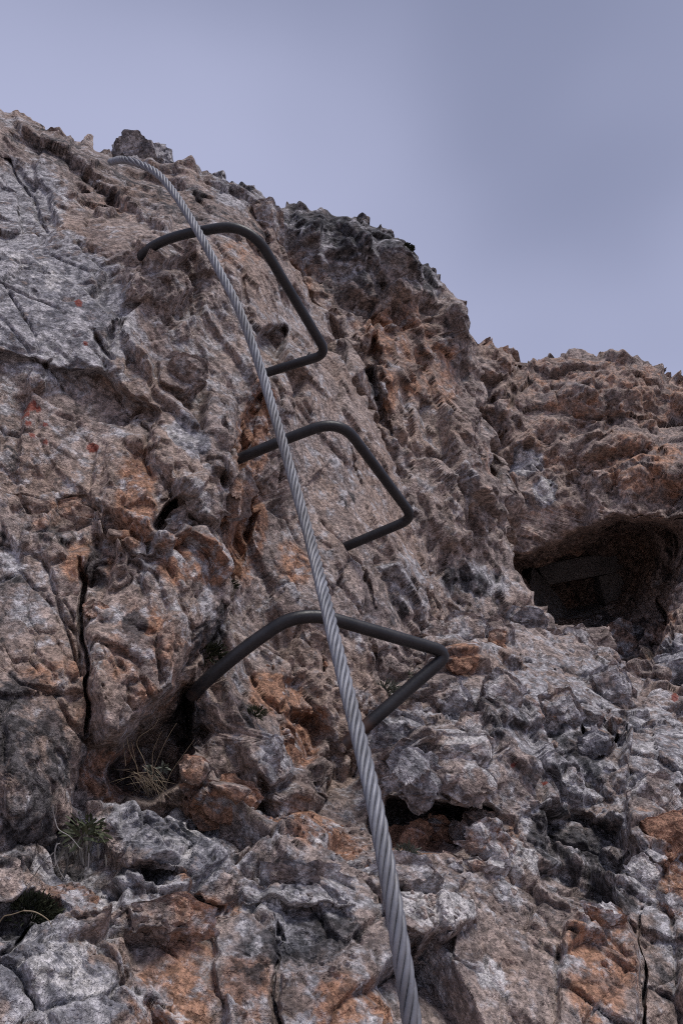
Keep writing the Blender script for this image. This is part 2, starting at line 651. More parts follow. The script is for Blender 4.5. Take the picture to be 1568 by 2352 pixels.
# ------------------------------------------------------------------ the rock
def rot_co(co, deg, st):
    """stretch the fracture pattern along a direction in the face"""
    a = math.radians(deg)
    c, s = math.cos(a), math.sin(a)
    x = co[:, 0] * c + co[:, 2] * s
    z = -co[:, 0] * s + co[:, 2] * c
    return np.stack([x * st[0], co[:, 1] * st[1], z * st[2]], 1).astype(np.float32)


def style_face(co, X, Y, N, k=1.0, ang=-28, smooth=(), joint=1.0, m_off=0.0, blk=1.0, st=0.5):
    w = noise(co, 9, 4, 0.6, vec=True) - 0.5
    w2 = noise(co, 45, 3, 0.6, vec=True) - 0.5
    cw = co + w * 0.018 + w2 * 0.006
    ca = rot_co(cw, ang, (1.0, 1.0, st))
    cb = rot_co(co + w2 * 0.006, ang + 8, (1.0, 1.0, st))
    amp = 0.34 + 1.05 * sstep(0.38, 0.62, noise(co + 5, 4.5, 3, 0.5))
    for (cx, cy, rx, ry, rot, v) in smooth:
        amp = amp * (1 - (1 - v) * blob(X, Y, cx, cy, rx, ry, rot, 0.35))
    d = facet(ca, 7, 0.010 * blk, 0.24 * blk)
    d += amp * facet(ca, 15, 0.0060 * blk, 0.34 * blk, seed=3.1)
    d += amp * facet(ca, 34, 0.0030 / blk, 0.32 / blk, seed=7.7)
    d += amp * facet(cb, 75, 0.0016, 0.36, seed=1.3)
    d += (0.4 + 0.6 * amp) * facet(cb, 150, 0.0010, 0.40, seed=4.9)
    d += (0.5 + 0.5 * amp) * facet(cb, 290, 0.0005, 0.34, seed=8.1)
    d += 0.016 * (noise(co, 6, 3, 0.5) - 0.5)
    d += amp * 0.006 * fade(60) * (noise(co, 30, 5, 0.68) - 0.5)
    # pockets
    pk = noise(co + 2.2, 17, 4, 0.65)
    d -= 0.012 * sstep(0.60, 0.74, pk)
    # open joints, along the same blocks that are offset above
    e1 = voro(ca, 7, edge=True)
    e2 = voro(ca + 3.1, 15, edge=True)
    e3 = voro(ca + 7.7, 34, edge=True)
    m1 = sstep(0.44, 0.60, noise(co + 8, 5, 2, 0.5) + m_off)
    m2 = sstep(0.42, 0.56, noise(co + 11, 9, 2, 0.5) + m_off)
    m3 = sstep(0.50, 0.60, noise(co + 21, 8, 2, 0.5) + m_off)
    d -= joint * 0.020 * fade(90) * m1 * (1 - sstep(0.0008, 0.0036, e1))
    d -= joint * 0.013 * fade(100) * m2 * (1 - sstep(0.0006, 0.0022 + 0.0008 * joint, e2))
    d -= joint * 0.006 * fade(120) * m3 * (1 - sstep(0.0004, 0.0013, e3))
    return d * k


def style_karst(co, X, Y, N, k=1.0):
    w = noise(co, 5, 4, 0.62, vec=True) - 0.5
    w2 = noise(co, 22, 3, 0.6, vec=True) - 0.5
    cw = co + w * 0.04 + w2 * 0.02
    ca = rot_co(cw, 24, (1.0, 1.0, 0.72))
    d = facet(ca, 3.2, 0.022, 0.22)
    d += facet(ca, 8, 0.012, 0.30, seed=2.0)
    d += facet(ca, 18, 0.011, 0.46, seed=4.0)
    d += facet(ca, 40, 0.0055, 0.48, seed=6.0)
    d += facet(cw, 85, 0.0024, 0.44, seed=6.9)
    d += facet(cw, 170, 0.0008, 0.36, seed=9.9)
    v, _, _ = voro(ca + 3, 15)
    d += 0.014 * fade(24) * (0.45 - v * 15)
    d += 0.03 * fade(20) * (noise(co, 7, 5, 0.66) - 0.5)
    v2, _, _ = voro(ca + 8, 30)
    d += 0.020 * fade(45) * (np.minimum(v2 * 30, 0.55) - 0.35)
    v2, _, _ = voro(cw + 5, 60)
    d += 0.009 * fade(90) * (np.minimum(v2 * 60, 0.5) - 0.3)
    pk = noise(co + 3.3, 10, 5, 0.68)
    d -= 0.04 * fade(24) * sstep(0.58, 0.72, pk)
    rg = noise(ca, 9, 5, 0.6, kind='RIDGED_MULTIFRACTAL')
    d += 0.006 * fade(30) * (np.clip(rg, 0, 2) - 0.5)
    return d * k


def style_far(co, X, Y, N, k=1.0):
    w = noise(co, 3, 4, 0.62, vec=True) - 0.5
    w2 = noise(co, 12, 3, 0.6, vec=True) - 0.5
    cw = co + w * 0.09 + w2 * 0.05
    cave = blob(X, Y, 1380, 1340, 190, 130, -12, 0.4)
    d = facet(cw, 1.8, 0.04, 0.22)
    d += facet(cw, 4.5, 0.022, 0.32, seed=2.0)
    d += facet(cw, 11, 0.011, 0.4, seed=4.0)
    d += facet(cw, 24, 0.005, 0.42, seed=6.0)
    d += facet(cw, 50, 0.0025, 0.4, seed=6.6)
    v, _, _ = voro(cw + 3, 9)
    d += 0.05 * fade(14) * (0.5 - v * 9)
    v, _, _ = voro(cw + 5, 20)
    d += 0.022 * fade(30) * (0.5 - v * 20)
    d += 0.10 * fade(10) * (noise(co, 4, 5, 0.66) - 0.5)
    v2, _, _ = voro(cw + 8, 14)
    d += 0.05 * fade(20) * (np.minimum(v2 * 14, 0.55) - 0.35)
    v2, _, _ = voro(cw + 1, 30)
    d += 0.022 * fade(45) * (np.minimum(v2 * 30, 0.55) - 0.3)
    pk = noise(co + 3.3, 5, 6, 0.7)
    d -= 0.06 * fade(12) * sstep(0.57, 0.70, pk)
    return d * k * (1 - 0.3 * cave)


def paint(X, Y, wx, wy, blobs):
    m = np.zeros(len(X), np.float32)
    x, y = X + wx * 1.3, Y + wy * 1.3
    for b in blobs:
        cx, cy, rx, ry, rot, v = b
        m = np.maximum(m, v * blob(x, y, cx, cy, rx, ry, rot, 0.45))
    return m


def masker(grey, orange, dark, white, red, base=(0.28, 0.12, 0.12, 0.05)):
    def f(co, X, Y, wx, wy):
        big = noise(co + 4, 3.0, 4, 0.6)
        big2 = noise(co + 14, 3.5, 4, 0.6)
        g = np.maximum(base[0] + 0.7 * (big - 0.5), paint(X, Y, wx, wy, grey))
        o = np.maximum(base[1] + 0.6 * (big2 - 0.5), paint(X, Y, wx, wy, orange))
        k = np.maximum(base[2] + 0.5 * (0.5 - big), paint(X, Y, wx, wy, dark))
        w = np.maximum(base[3] + 0.4 * (0.5 - big2), paint(X, Y, wx, wy, white))
        r = np.zeros(len(X), np.float32)
        for (cx, cy, rr) in red:
            r = np.maximum(r, 0.9 * (blob(X + wx * .3, Y + wy * .3, cx, cy, rr, rr * .8, 30, 0.15) > 0.5))
        return np.stack([g, o, k], 1), np.stack([w, r, r * 0], 1)
    return f


# ---- main cliff face: left buttress and the climbed slab
A_POLY = [(-800, -330), (-600, -110), (-260, 85), (-120, 170), (0, 243), (60, 275), (110, 300), (138, 294), (170, 324), (205, 314), (236, 342), (262, 352),
          (300, 366), (350, 380), (395, 396), (420, 382), (460, 384), (500, 404), (545, 424), (590, 436), (612, 468), (632, 500),
          (650, 560), (690, 640), (740, 740), (800, 850), (860, 960), (900, 1040), (940, 1130), (975, 1240), (1000, 1330), (1030, 1420),
          (1040, 1520), (1000, 1640), (920, 1760), (820, 1900), (600, 1960), (420, 1990), (200, 1990), (-40, 2100), (-260, 2300), (-800, 2500)]
A_CTRL = [(-800, -330, 2.0), (-600, -100, 2.0), (-800, 500, 1.15), (-600, 700, 1.1), (-800, 1300, .8), (-600, 1500, .75), (-800, 2200, .62), (-600, 2000, .65), (-250, 60, 1.95), (-200, 250, 1.72), (0, 260, 1.92), (200, 330, 2.02), (340, 385, 2.05), (500, 410, 2.08), (640, 490, 2.12),
          (-200, 600, 1.28), (0, 450, 1.62), (110, 480, 1.60), (110, 640, 1.34), (220, 560, 1.50), (325, 592, 1.39), (100, 760, 1.22), (290, 800, 1.26),
          (-200, 900, 1.02), (60, 950, 1.12), (200, 1000, 1.13), (450, 560, 1.56), (560, 600, 1.68), (650, 650, 1.84), (710, 700, 2.0),
          (450, 800, 1.38), (605, 866, 1.44), (700, 850, 1.62), (790, 850, 1.85), (450, 1000, 1.2), (547, 1058, 1.22), (610, 1000, 1.35),
          (700, 1050, 1.44), (800, 1100, 1.52), (880, 1050, 1.68), (950, 1150, 1.74), (300, 1150, 1.03), (450, 1200, 1.08), (570, 1200, 1.25),
          (700, 1250, 1.32), (802, 1254, 1.37), (900, 1250, 1.5), (1000, 1350, 1.64), (100, 1300, .93), (300, 1400, .93), (450, 1400, .97),
          (560, 1400, 1.13), (700, 1450, 1.17), (850, 1450, 1.27), (1000, 1450, 1.5), (0, 1600, .80), (150, 1650, .80), (300, 1600, .86),
          (466, 1572, .96), (600, 1600, 1.03), (750, 1650, 1.07), (900, 1600, 1.22), (-200, 1900, .68), (100, 1900, .74), (300, 1850, .90),
          (500, 1850, .90), (700, 1850, .97), (900, 1800, 1.2), (300, 2080, 1.0), (900, 2050, 1.3), (-250, 2120, .7), (600, 2060, 1.05)]
A_FEAT = [
    # upper left slabs
    ('poly', [(-200, 340), (0, 345), (60, 380), (110, 440), (130, 520), (95, 565), (40, 560), (-200, 500)], -0.05, 10, (0, 0)),
    ('poly', [(-200, 520), (0, 545), (70, 575), (170, 640), (250, 700), (300, 770), (345, 850), (367, 935), (300, 905), (230, 840), (120, 830), (0, 800), (-200, 790)], 0.035, 7, (0.004, 0)),
    ('crack', [(0, 345), (60, 420), (90, 500), (110, 560)], 5, 0.03),
    ('crack', [(210, 745), (240, 790), (275, 830)], 7, 0.03),
    ('crack', [(95, 880), (110, 830), (140, 800)], 5, 0.02),
    ('blob', 95, 860, 60, 40, -20, 0.02, 0.5), ('blob', 60, 1000, 120, 70, 0, 0.015, 0.6),
    # ledge below first rung, blocks on the slab
    ('poly', [(290, 620), (420, 610), (470, 660), (400, 700), (280, 680)], 0.03, 14, (0, -0.02)),
    ('poly', [(360, 830), (410, 815), (455, 840), (460, 890), (420, 910), (365, 890)], 0.035, 6, (0, 0.01)),
    ('poly', [(598, 762), (640, 752), (656, 770), (652, 815), (640, 852), (600, 850), (590, 800)], -0.10, 6, (0.02, 0)),
    ('crack', [(465, 520), (470, 580), (467, 640)], 5, 0.03),
    ('crack', [(545, 620), (555, 700), (580, 760)], 4, 0.02),
    # stones and hollow of the left bulge
    ('poly', [(365, 905), (430, 940), (480, 1000), (490, 1060), (470, 1120), (440, 1150), (370, 1140), (350, 1000)], 0.03, 8, (-0.01, 0)),
    ('poly', [(480, 880), (545, 930), (555, 1030), (530, 1110), (490, 1080), (470, 960)], 0.03, 9, (0.01, 0)),
    ('poly', [(372, 1165), (400, 1150), (418, 1170), (395, 1225), (370, 1240), (352, 1215)], -0.11, 6, (0, 0)),
    ('poly', [(405, 1105), (470, 1080), (520, 1130), (515, 1200), (470, 1215), (430, 1180)], 0.045, 8, (0, 0.01)),
    ('poly', [(240, 1010), (330, 1000), (362, 1060), (365, 1180), (350, 1270), (270, 1280), (235, 1180)], 0.03, 10, (0, 0)),
    ('poly', [(520, 1060), (556, 1080), (560, 1180), (520, 1190)], 0.03, 6, (0, 0)),
    ('crack', [(340, 1000), (338, 1060), (352, 1110)], 5, 0.03),
    ('poly', [(130, 1150), (200, 1130), (240, 1200), (230, 1260), (160, 1280), (110, 1220)], -0.03, 14, (0, 0)),
    ('poly', [(220, 1240), (280, 1230), (290, 1330), (240, 1400), (190, 1340)], -0.035, 16, (0, 0)),
    # corner between bulge and slab
    ('crack', [(600, 900), (575, 960), (565, 1060), (570, 1150), (560, 1250), (535, 1290), (545, 1380)], 20, 0.04),
    ('crack', [(605, 1120), (580, 1170), (572, 1240), (560, 1330)], 9, 0.035),
    # lower bulge and its deep joint
    ('poly', [(215, 1290), (350, 1290), (430, 1260), (525, 1275), (540, 1330), (535, 1420), (490, 1490), (440, 1570), (400, 1640), (330, 1690), (230, 1700), (205, 1560)], 0.045, 26, (0, 0.01)),
    ('crack', [(180, 1290), (196, 1360), (188, 1430), (200, 1500), (196, 1590), (204, 1640), (194, 1690)], 5.5, 0.06),
    ('poly', [(265, 1330), (330, 1300), (345, 1400), (290, 1460), (260, 1400)], -0.012, 12, (0, 0)),
    ('poly', [(505, 1400), (520, 1430), (470, 1540), (440, 1590), (420, 1580), (450, 1500)], -0.04, 26, (0, 0)),
    # hollow with the grass
    ('poly', [(285, 1720), (318, 1655), (370, 1600), (425, 1565), (450, 1600), (452, 1680), (440, 1730), (415, 1790), (350, 1830), (270, 1820), (250, 1770)], -0.13, 16, (0, 0)),
    ('poly', [(455, 1590), (520, 1570), (560, 1680), (580, 1790), (540, 1850), (470, 1800), (450, 1700)], 0.02, 10, (0.01, 0)),
    ('poly', [(470, 1650), (500, 1660), (480, 1720), (455, 1700)], -0.04, 8, (0, 0)),
    ('poly', [(410, 1740), (450, 1730), (478, 1760), (470, 1800), (420, 1800)], 0.06, 6, (0, 0)),
    ('poly', [(440, 1810), (520, 1795), (585, 1810), (570, 1890), (480, 1920), (420, 1880)], 0.045, 8, (0, -0.01)),
    ('crack', [(470, 1775), (450, 1810), (430, 1840)], 8, 0.06),
    # slab around the second and third rung
    ('crack', [(795, 1035), (815, 1080), (835, 1115)], 8, 0.04),
    ('crack', [(650, 1230), (700, 1160), (690, 1110)], 4, 0.015),
    ('crack', [(720, 1300), (745, 1345), (770, 1370)], 7, 0.03),
    ('crack', [(830, 1300), (850, 1360), (860, 1400)], 7, 0.03),
    ('poly', [(880, 1290), (960, 1270), (990, 1350), (985, 1420), (930, 1420)], 0.03, 10, (0, 0)),
    ('poly', [(640, 1560), (700, 1540), (740, 1590), (735, 1650), (680, 1650)], -0.015, 8, (0, 0)),
    ('poly', [(660, 1640), (740, 1625), (765, 1680), (720, 1760), (660, 1770)], -0.03, 10, (0, 0)),
    ('crack', [(720, 1470), (745, 1500), (755, 1540)], 9, 0.035),
    ('crack', [(850, 1480), (870, 1530), (895, 1560)], 9, 0.04),
    ('poly', [(845, 1500), (900, 1490), (930, 1550), (900, 1590), (850, 1560)], -0.04, 12, (0, 0)),
    ('poly', [(570, 1690), (640, 1700), (660, 1780), (610, 1810), (575, 1770)], 0.03, 8, (0, 0)),
    ('poly', [(600, 1820), (700, 1800), (760, 1830), (720, 1870), (610, 1880)], 0.03, 8, (0, -0.01)),
]
A_SMOOTH = [(110, 700, 250, 180, 30, 0.32), (60, 450, 90, 90, 40, 0.35), (110, 1030, 170, 130, 0, 0.4), (60, 1380, 110, 130, 0, .55), (440, 1000, 60, 90, -20, .5), (470, 1140, 70, 60, 0, .5), (720, 1120, 200, 260, 30, 0.5), (600, 700, 160, 160, 30, 0.7),
            (880, 1300, 90, 100, 40, 0.6), (370, 1420, 150, 140, 0, 0.5)]
A_GREY = [(110, 700, 260, 190, 32, 0.85), (60, 450, 110, 110, 40, 0.8), (470, 760, 90, 130, 60, 0.45), (440, 1000, 40, 70, -30, 0.8),
          (30, 1330, 60, 130, 0, 0.5), (640, 1740, 70, 90, 0, 0.55), (550, 430, 90, 60, 20, 0.7), (930, 1330, 60, 90, -20, 0.55), (640, 800, 120, 200, 30, .42), (320, 360, 80, 40, 20, 0.6),
          (770, 1130, 50, 60, 0, 0.4), (540, 1540, 60, 60, 0, 0.5), (120, 1420, 70, 100, 0, 0.4)]
A_ORANGE = [(585, 1000, 45, 160, 8, 0.8), (575, 1200, 45, 150, 0, 0.75), (440, 1290, 110, 50, 10, 0.8), (310, 1130, 60, 140, 0, 0.65), (700, 1690, 55, 85, 10, 1.1),
            (640, 1590, 80, 70, 0, 0.7), (260, 1780, 90, 70, 0, 0.8), (500, 1860, 90, 60, 0, 0.7), (200, 1300, 80, 60, 0, 0.6), (340, 1500, 110, 150, 0, 0.55),
            (130, 1600, 100, 130, 0, 0.5), (660, 1290, 60, 60, 0, 0.55), (560, 580, 70, 60, 0, 0.4), (110, 1180, 60, 40, 0, 0.5), (230, 420, 110, 50, 40, 0.4)]
A_DARK = [(20, 1350, 70, 160, 0, .45), (160, 1750, 70, 90, 0, .5), (330, 430, 330, 50, 20, 0.5), (120, 340, 150, 50, 25, 0.45), (560, 520, 110, 60, 30, 0.4), (20, 1000, 50, 100, 0, 0.45), (60, 1720, 120, 170, 0, 0.64), (310, 1440, 40, 55, 20, 0.62), (220, 1310, 35, 60, 0, 0.7), (20, 1450, 60, 70, 0, 0.5),  # lichen, plus shade painted onto the left column and lower left
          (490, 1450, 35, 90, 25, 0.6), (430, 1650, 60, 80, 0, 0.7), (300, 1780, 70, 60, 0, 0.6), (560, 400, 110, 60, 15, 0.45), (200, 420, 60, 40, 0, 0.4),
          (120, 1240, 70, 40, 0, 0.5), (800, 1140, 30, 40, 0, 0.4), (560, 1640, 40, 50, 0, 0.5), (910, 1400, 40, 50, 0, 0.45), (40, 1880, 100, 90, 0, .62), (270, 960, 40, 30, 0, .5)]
A_WHITE = [(500, 1440, 30, 40, 0, 0.3), (120, 640, 120, 30, 35, 0.5), (420, 990, 40, 60, -30, .45), (250, 740, 70, 60, 30, .4), (700, 1640, 30, 20, 0, 0.4), (130, 480, 30, 80, 60, .45),
           (450, 1330, 70, 20, 20, .4), (230, 1500, 40, 60, 0, .4), (380, 1400, 50, 60, 0, .35)]
A_RED = [(180, 690, 10), (197, 781, 6), (72, 938, 12), (62, 952, 8), (87, 946, 7), (160, 941, 8), (65, 975, 8), (103, 978, 6), (75, 1000, 8), (105, 1015, 6), (210, 1026, 11), (220, 1030, 7)]
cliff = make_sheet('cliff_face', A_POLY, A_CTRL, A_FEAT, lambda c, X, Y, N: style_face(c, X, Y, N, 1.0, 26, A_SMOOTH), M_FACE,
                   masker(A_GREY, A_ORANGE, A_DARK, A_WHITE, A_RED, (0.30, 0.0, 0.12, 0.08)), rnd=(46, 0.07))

# ---- the dark karst tower behind the slab
B_POLY = [(560, 560), (600, 500), (628, 468), (642, 492), (660, 474), (700, 482), (740, 468), (780, 488), (850, 498), (862, 520), (900, 526),
          (935, 566), (960, 600), (1000, 620), (1035, 660), (1073, 700), (1080, 745), (1092, 790), (1118, 850), (1122, 950), (1128, 1050),
          (1156, 1170), (1190, 1290), (1230, 1370), (1275, 1440), (1350, 1560), (1380, 1600), (1000, 1560), (860, 1300), (720, 1000), (580, 700)]
B_CTRL = [(560, 560, 2.45), (640, 500, 2.55), (740, 480, 2.65), (900, 540, 2.75), (1000, 640, 2.8), (1073, 720, 2.85), (650, 650, 2.35), (800, 700, 2.42),
          (950, 750, 2.5), (1060, 900, 2.6), (750, 850, 2.25), (850, 950, 2.2), (1000, 1000, 2.3), (1120, 1000, 2.5), (900, 1150, 2.1),
          (1050, 1150, 2.2), (1150, 1200, 2.35), (950, 1300, 2.0), (1100, 1350, 2.1), (1230, 1350, 2.25), (1300, 1480, 2.25), (1050, 1550, 1.95), (880, 1700, 1.9), (1380, 1700, 2.2)]
B_FEAT = [
    ('poly', [(860, 720), (920, 690), (1010, 700), (1040, 760), (1000, 790), (930, 770), (880, 790)], -0.10, 18, (0, 0)),
    ('crack', [(860, 780), (850, 860), (880, 940), (900, 1000)], 22, 0.09),
    ('crack', [(640, 560), (690, 640), (760, 760), (830, 880)], 16, 0.05),
    ('blob', 930, 590, 60, 40, 40, 0.10, 0.6), ('blob', 780, 560, 90, 50, 10, 0.08, 0.6), ('blob', 1040, 740, 50, 60, 0, 0.08, 0.6),
    ('poly', [(820, 860), (860, 850), (860, 900), (830, 900)], -0.08, 6, (0, 0)),
    ('blob', 1000, 1200, 120, 90, 30, 0.05, 0.7), ('blob', 900, 920, 60, 110, -20, 0.05, 0.6),
]
B_GREY = [(780, 560, 200, 90, 15, 0.65), (950, 620, 90, 60, 40, 0.55), (860, 900, 40, 60, 0, 0.5), (1000, 1230, 90, 80, 0, 0.3), (1100, 1340, 120, 70, 20, 0.55)]
B_ORANGE = [(920, 780, 110, 90, 20, 0.55), (1000, 860, 100, 90, 20, 0.5), (690, 620, 40, 70, -20, 0.5), (900, 880, 40, 60, 0, 0.6), (1090, 1060, 60, 120, -20, 0.35)]
B_DARK = [(800, 530, 200, 60, 12, 0.62), (960, 610, 90, 60, 40, 0.6), (820, 660, 90, 60, 20, 0.45), (1060, 740, 50, 60, 0, 0.5), (860, 860, 40, 60, 0, 0.4), (1090, 1330, 90, 40, 10, .5)]
B_WHITE = [(660, 560, 25, 25, 0, 0.5)]
tower = make_sheet('rock_tower', B_POLY, B_CTRL, B_FEAT, style_karst, M_FAR, masker(B_GREY, B_ORANGE, B_DARK, B_WHITE, [], (0.24, 0.06, 0.18, 0.0)),
                   rnd=(40, 0.10), back=80, edge=0.7)

# ---- the right-hand rock with the gallery opening
C_POLY = [(1010, 820), (1060, 790), (1100, 800), (1150, 802), (1180, 818), (1205, 838), (1250, 816), (1330, 806), (1420, 822), (1500, 832), (1540, 850), (1568, 866),
          (1640, 900), (1760, 940), (1900, 1000), (2250, 1080), (2350, 1180), (2350, 1950), (1180, 1900), (1000, 1500)]
C_CTRL = [(2300, 1100, 3.9), (2350, 1200, 3.7), (2300, 1500, 3.0), (2350, 1600, 2.9), (2350, 1950, 2.4), (1900, 1900, 2.4), (1020, 830, 4.3), (1150, 810, 4.45), (1250, 820, 4.4), (1400, 825, 4.3), (1568, 870, 4.2), (1800, 980, 4.0), (1120, 950, 4.1), (1200, 960, 4.15), (1400, 950, 4.05),
          (1560, 980, 3.95), (1800, 1100, 3.7), (1150, 1100, 3.95), (1280, 1120, 3.85), (1400, 1080, 3.8), (1550, 1090, 3.68), (1220, 1240, 3.75), (1400, 1180, 3.6),
          (1560, 1180, 3.45), (1250, 1350, 3.9), (1400, 1350, 4.0), (1570, 1330, 3.5), (1350, 1470, 3.7), (1480, 1450, 3.4), (1568, 1480, 3.1), (1450, 1600, 3.0),
          (1600, 1600, 2.8), (1800, 1400, 3.1), (1200, 1600, 3.3), (1000, 1500, 3.5)]
C_FEAT = [
    ('poly', [(1170, 1300), (1225, 1286), (1300, 1262), (1360, 1232), (1420, 1205), (1490, 1200), (1560, 1215), (1570, 1260), (1550, 1310), (1530, 1370), (1530, 1440), (1480, 1520),
              (1400, 1540), (1320, 1510), (1220, 1450)], -0.38, 30, (0, 0)),
    ('poly', [(1190, 1310), (1250, 1284), (1310, 1266), (1370, 1236), (1430, 1212), (1490, 1215), (1500, 1260), (1470, 1330), (1440, 1385), (1390, 1410), (1320, 1436), (1250, 1420)], -0.32, 28, (0, 0)),
    ('poly', [(1180, 1240), (1300, 1215), (1430, 1160), (1568, 1150), (1640, 1150), (1640, 1190), (1568, 1196), (1430, 1198), (1300, 1256), (1200, 1290)], 0.05, 30, (0, 0)),
    ('crack', [(1120, 800), (1120, 950), (1130, 1060), (1160, 1180)], 40, 0.12),
    ('crack', [(1212, 830), (1190, 870), (1170, 930)], 26, 0.12),
    ('blob', 1420, 1000, 110, 40, -15, 0.15, 0.7), ('blob', 1480, 1090, 120, 40, -8, 0.10, 0.7),
    ('blob', 1380, 900, 120, 50, 0, 0.12, 0.7), ('blob', 1530, 940, 90, 50, 0, -0.10, 0.7), ('blob', 1250, 1010, 60, 90, 0, 0.10, 0.7),
    ('crack', [(1500, 1370), (1530, 1440), (1490, 1520)], 14, 0.15),
]
C_GREY = [(1410, 1450, 80, 40, 0, .6), (1205, 1060, 40, 45, 30, 1.2), (1255, 1135, 28, 35, 30, 1.2), (1560, 1510, 60, 40, -30, 0.8), (1420, 1500, 40, 40, 0, 0.5), (1440, 1430, 90, 50, 0, .3)]
C_ORANGE = [(1480, 1470, 120, 90, 0, 0.5), (1400, 900, 300, 100, 5, 0.42), (1500, 1080, 160, 80, 0, 0.5), (1450, 1040, 60, 60, 0, 0.5), (1260, 900, 90, 60, 0, 0.4)]  # first entry browns the alcove floor where its shade is painted
C_DARK = [(1430, 1470, 110, 60, 20, 0.62), (1400, 1350, 120, 80, 0, .4), (1190, 890, 60, 40, 0, 0.35), (1450, 1440, 90, 50, 0, 0.5), (1540, 1290, 60, 90, 0, 0.45), (1440, 1440, 70, 40, 0, 0.45)]  # moss on the alcove floor, plus the overhang's shade painted in
C_WHITE = [(1205, 1060, 38, 42, 30, 0.8), (1255, 1135, 26, 32, 30, 0.8)]
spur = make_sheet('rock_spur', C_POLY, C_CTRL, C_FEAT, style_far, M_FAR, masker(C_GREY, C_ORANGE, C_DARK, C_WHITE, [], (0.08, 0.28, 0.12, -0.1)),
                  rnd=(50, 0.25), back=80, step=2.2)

# ---- foreground: ledge, lower blocks and the right boulder
D_POLY = [(-800, 1750), (-600, 1780), (-260, 1800), (-100, 1900), (0, 1960), (60, 1950), (130, 1900), (200, 1870), (250, 1845), (300, 1826), (335, 1820), (380, 1838), (430, 1858), (480, 1890), (530, 1870), (600, 1850),
          (700, 1830), (800, 1790), (832, 1720), (850, 1665), (900, 1615), (940, 1570), (930, 1520), (955, 1462), (1000, 1448), (1060, 1440), (1120, 1452), (1168, 1448), (1182, 1420),
          (1210, 1410), (1245, 1430), (1265, 1462), (1300, 1476), (1345, 1478), (1370, 1516), (1420, 1534), (1448, 1570), (1500, 1572), (1568, 1582), (1700, 1586), (1850, 1610),
          (2300, 1680), (2300, 2900), (-800, 2900)]
D_CTRL = [(-800, 1800, .62), (-600, 1850, .64), (-800, 2500, .46), (-600, 2500, .46), (-800, 2900, .42), (0, 2900, .42), (800, 2900, .46), (1600, 2900, .52), (2300, 2900, .6), (2300, 2500, .8), (2200, 2300, .82), (2300, 1700, 1.5), (2200, 1650, 1.5), (-250, 1800, .70), (0, 1960, .64), (200, 1880, .75), (330, 1825, .80), (430, 1870, .81), (520, 1950, .78), (600, 1900, .90), (700, 1850, .96), (800, 1830, 1.0),
          (840, 1700, 1.14), (930, 1600, 1.26), (960, 1450, 1.42), (1050, 1430, 1.5), (1200, 1400, 1.65), (1300, 1455, 1.65), (1370, 1490, 1.62), (1450, 1550, 1.6), (1568, 1560, 1.6),
          (1800, 1600, 1.5), (1050, 1550, 1.24), (1200, 1550, 1.35), (1350, 1600, 1.35), (1500, 1650, 1.35), (1000, 1700, 1.02), (1150, 1700, 1.1), (1300, 1750, 1.15), (1500, 1800, 1.12),
          (950, 1850, .92), (1100, 1880, .98), (1300, 1900, 1.02), (1500, 1950, .98), (850, 2000, .82), (1000, 2000, .86), (1200, 2050, .88), (1500, 2100, .86),
          (600, 2030, .76), (700, 2000, .80), (750, 2100, .74), (300, 2000, .72), (100, 2050, .66), (400, 2150, .66), (600, 2200, .67), (900, 2200, .71), (1100, 2250, .74), (1400, 2250, .77),
          (100, 2250, .56), (300, 2350, .56), (600, 2350, .62), (900, 2400, .64), (1300, 2400, .69), (1600, 2300, .75), (1850, 2300, .78), (-250, 2300, .52), (-250, 2620, .5), (300, 2620, .52),
          (800, 2620, .58), (1300, 2620, .64), (1850, 2620, .7)]
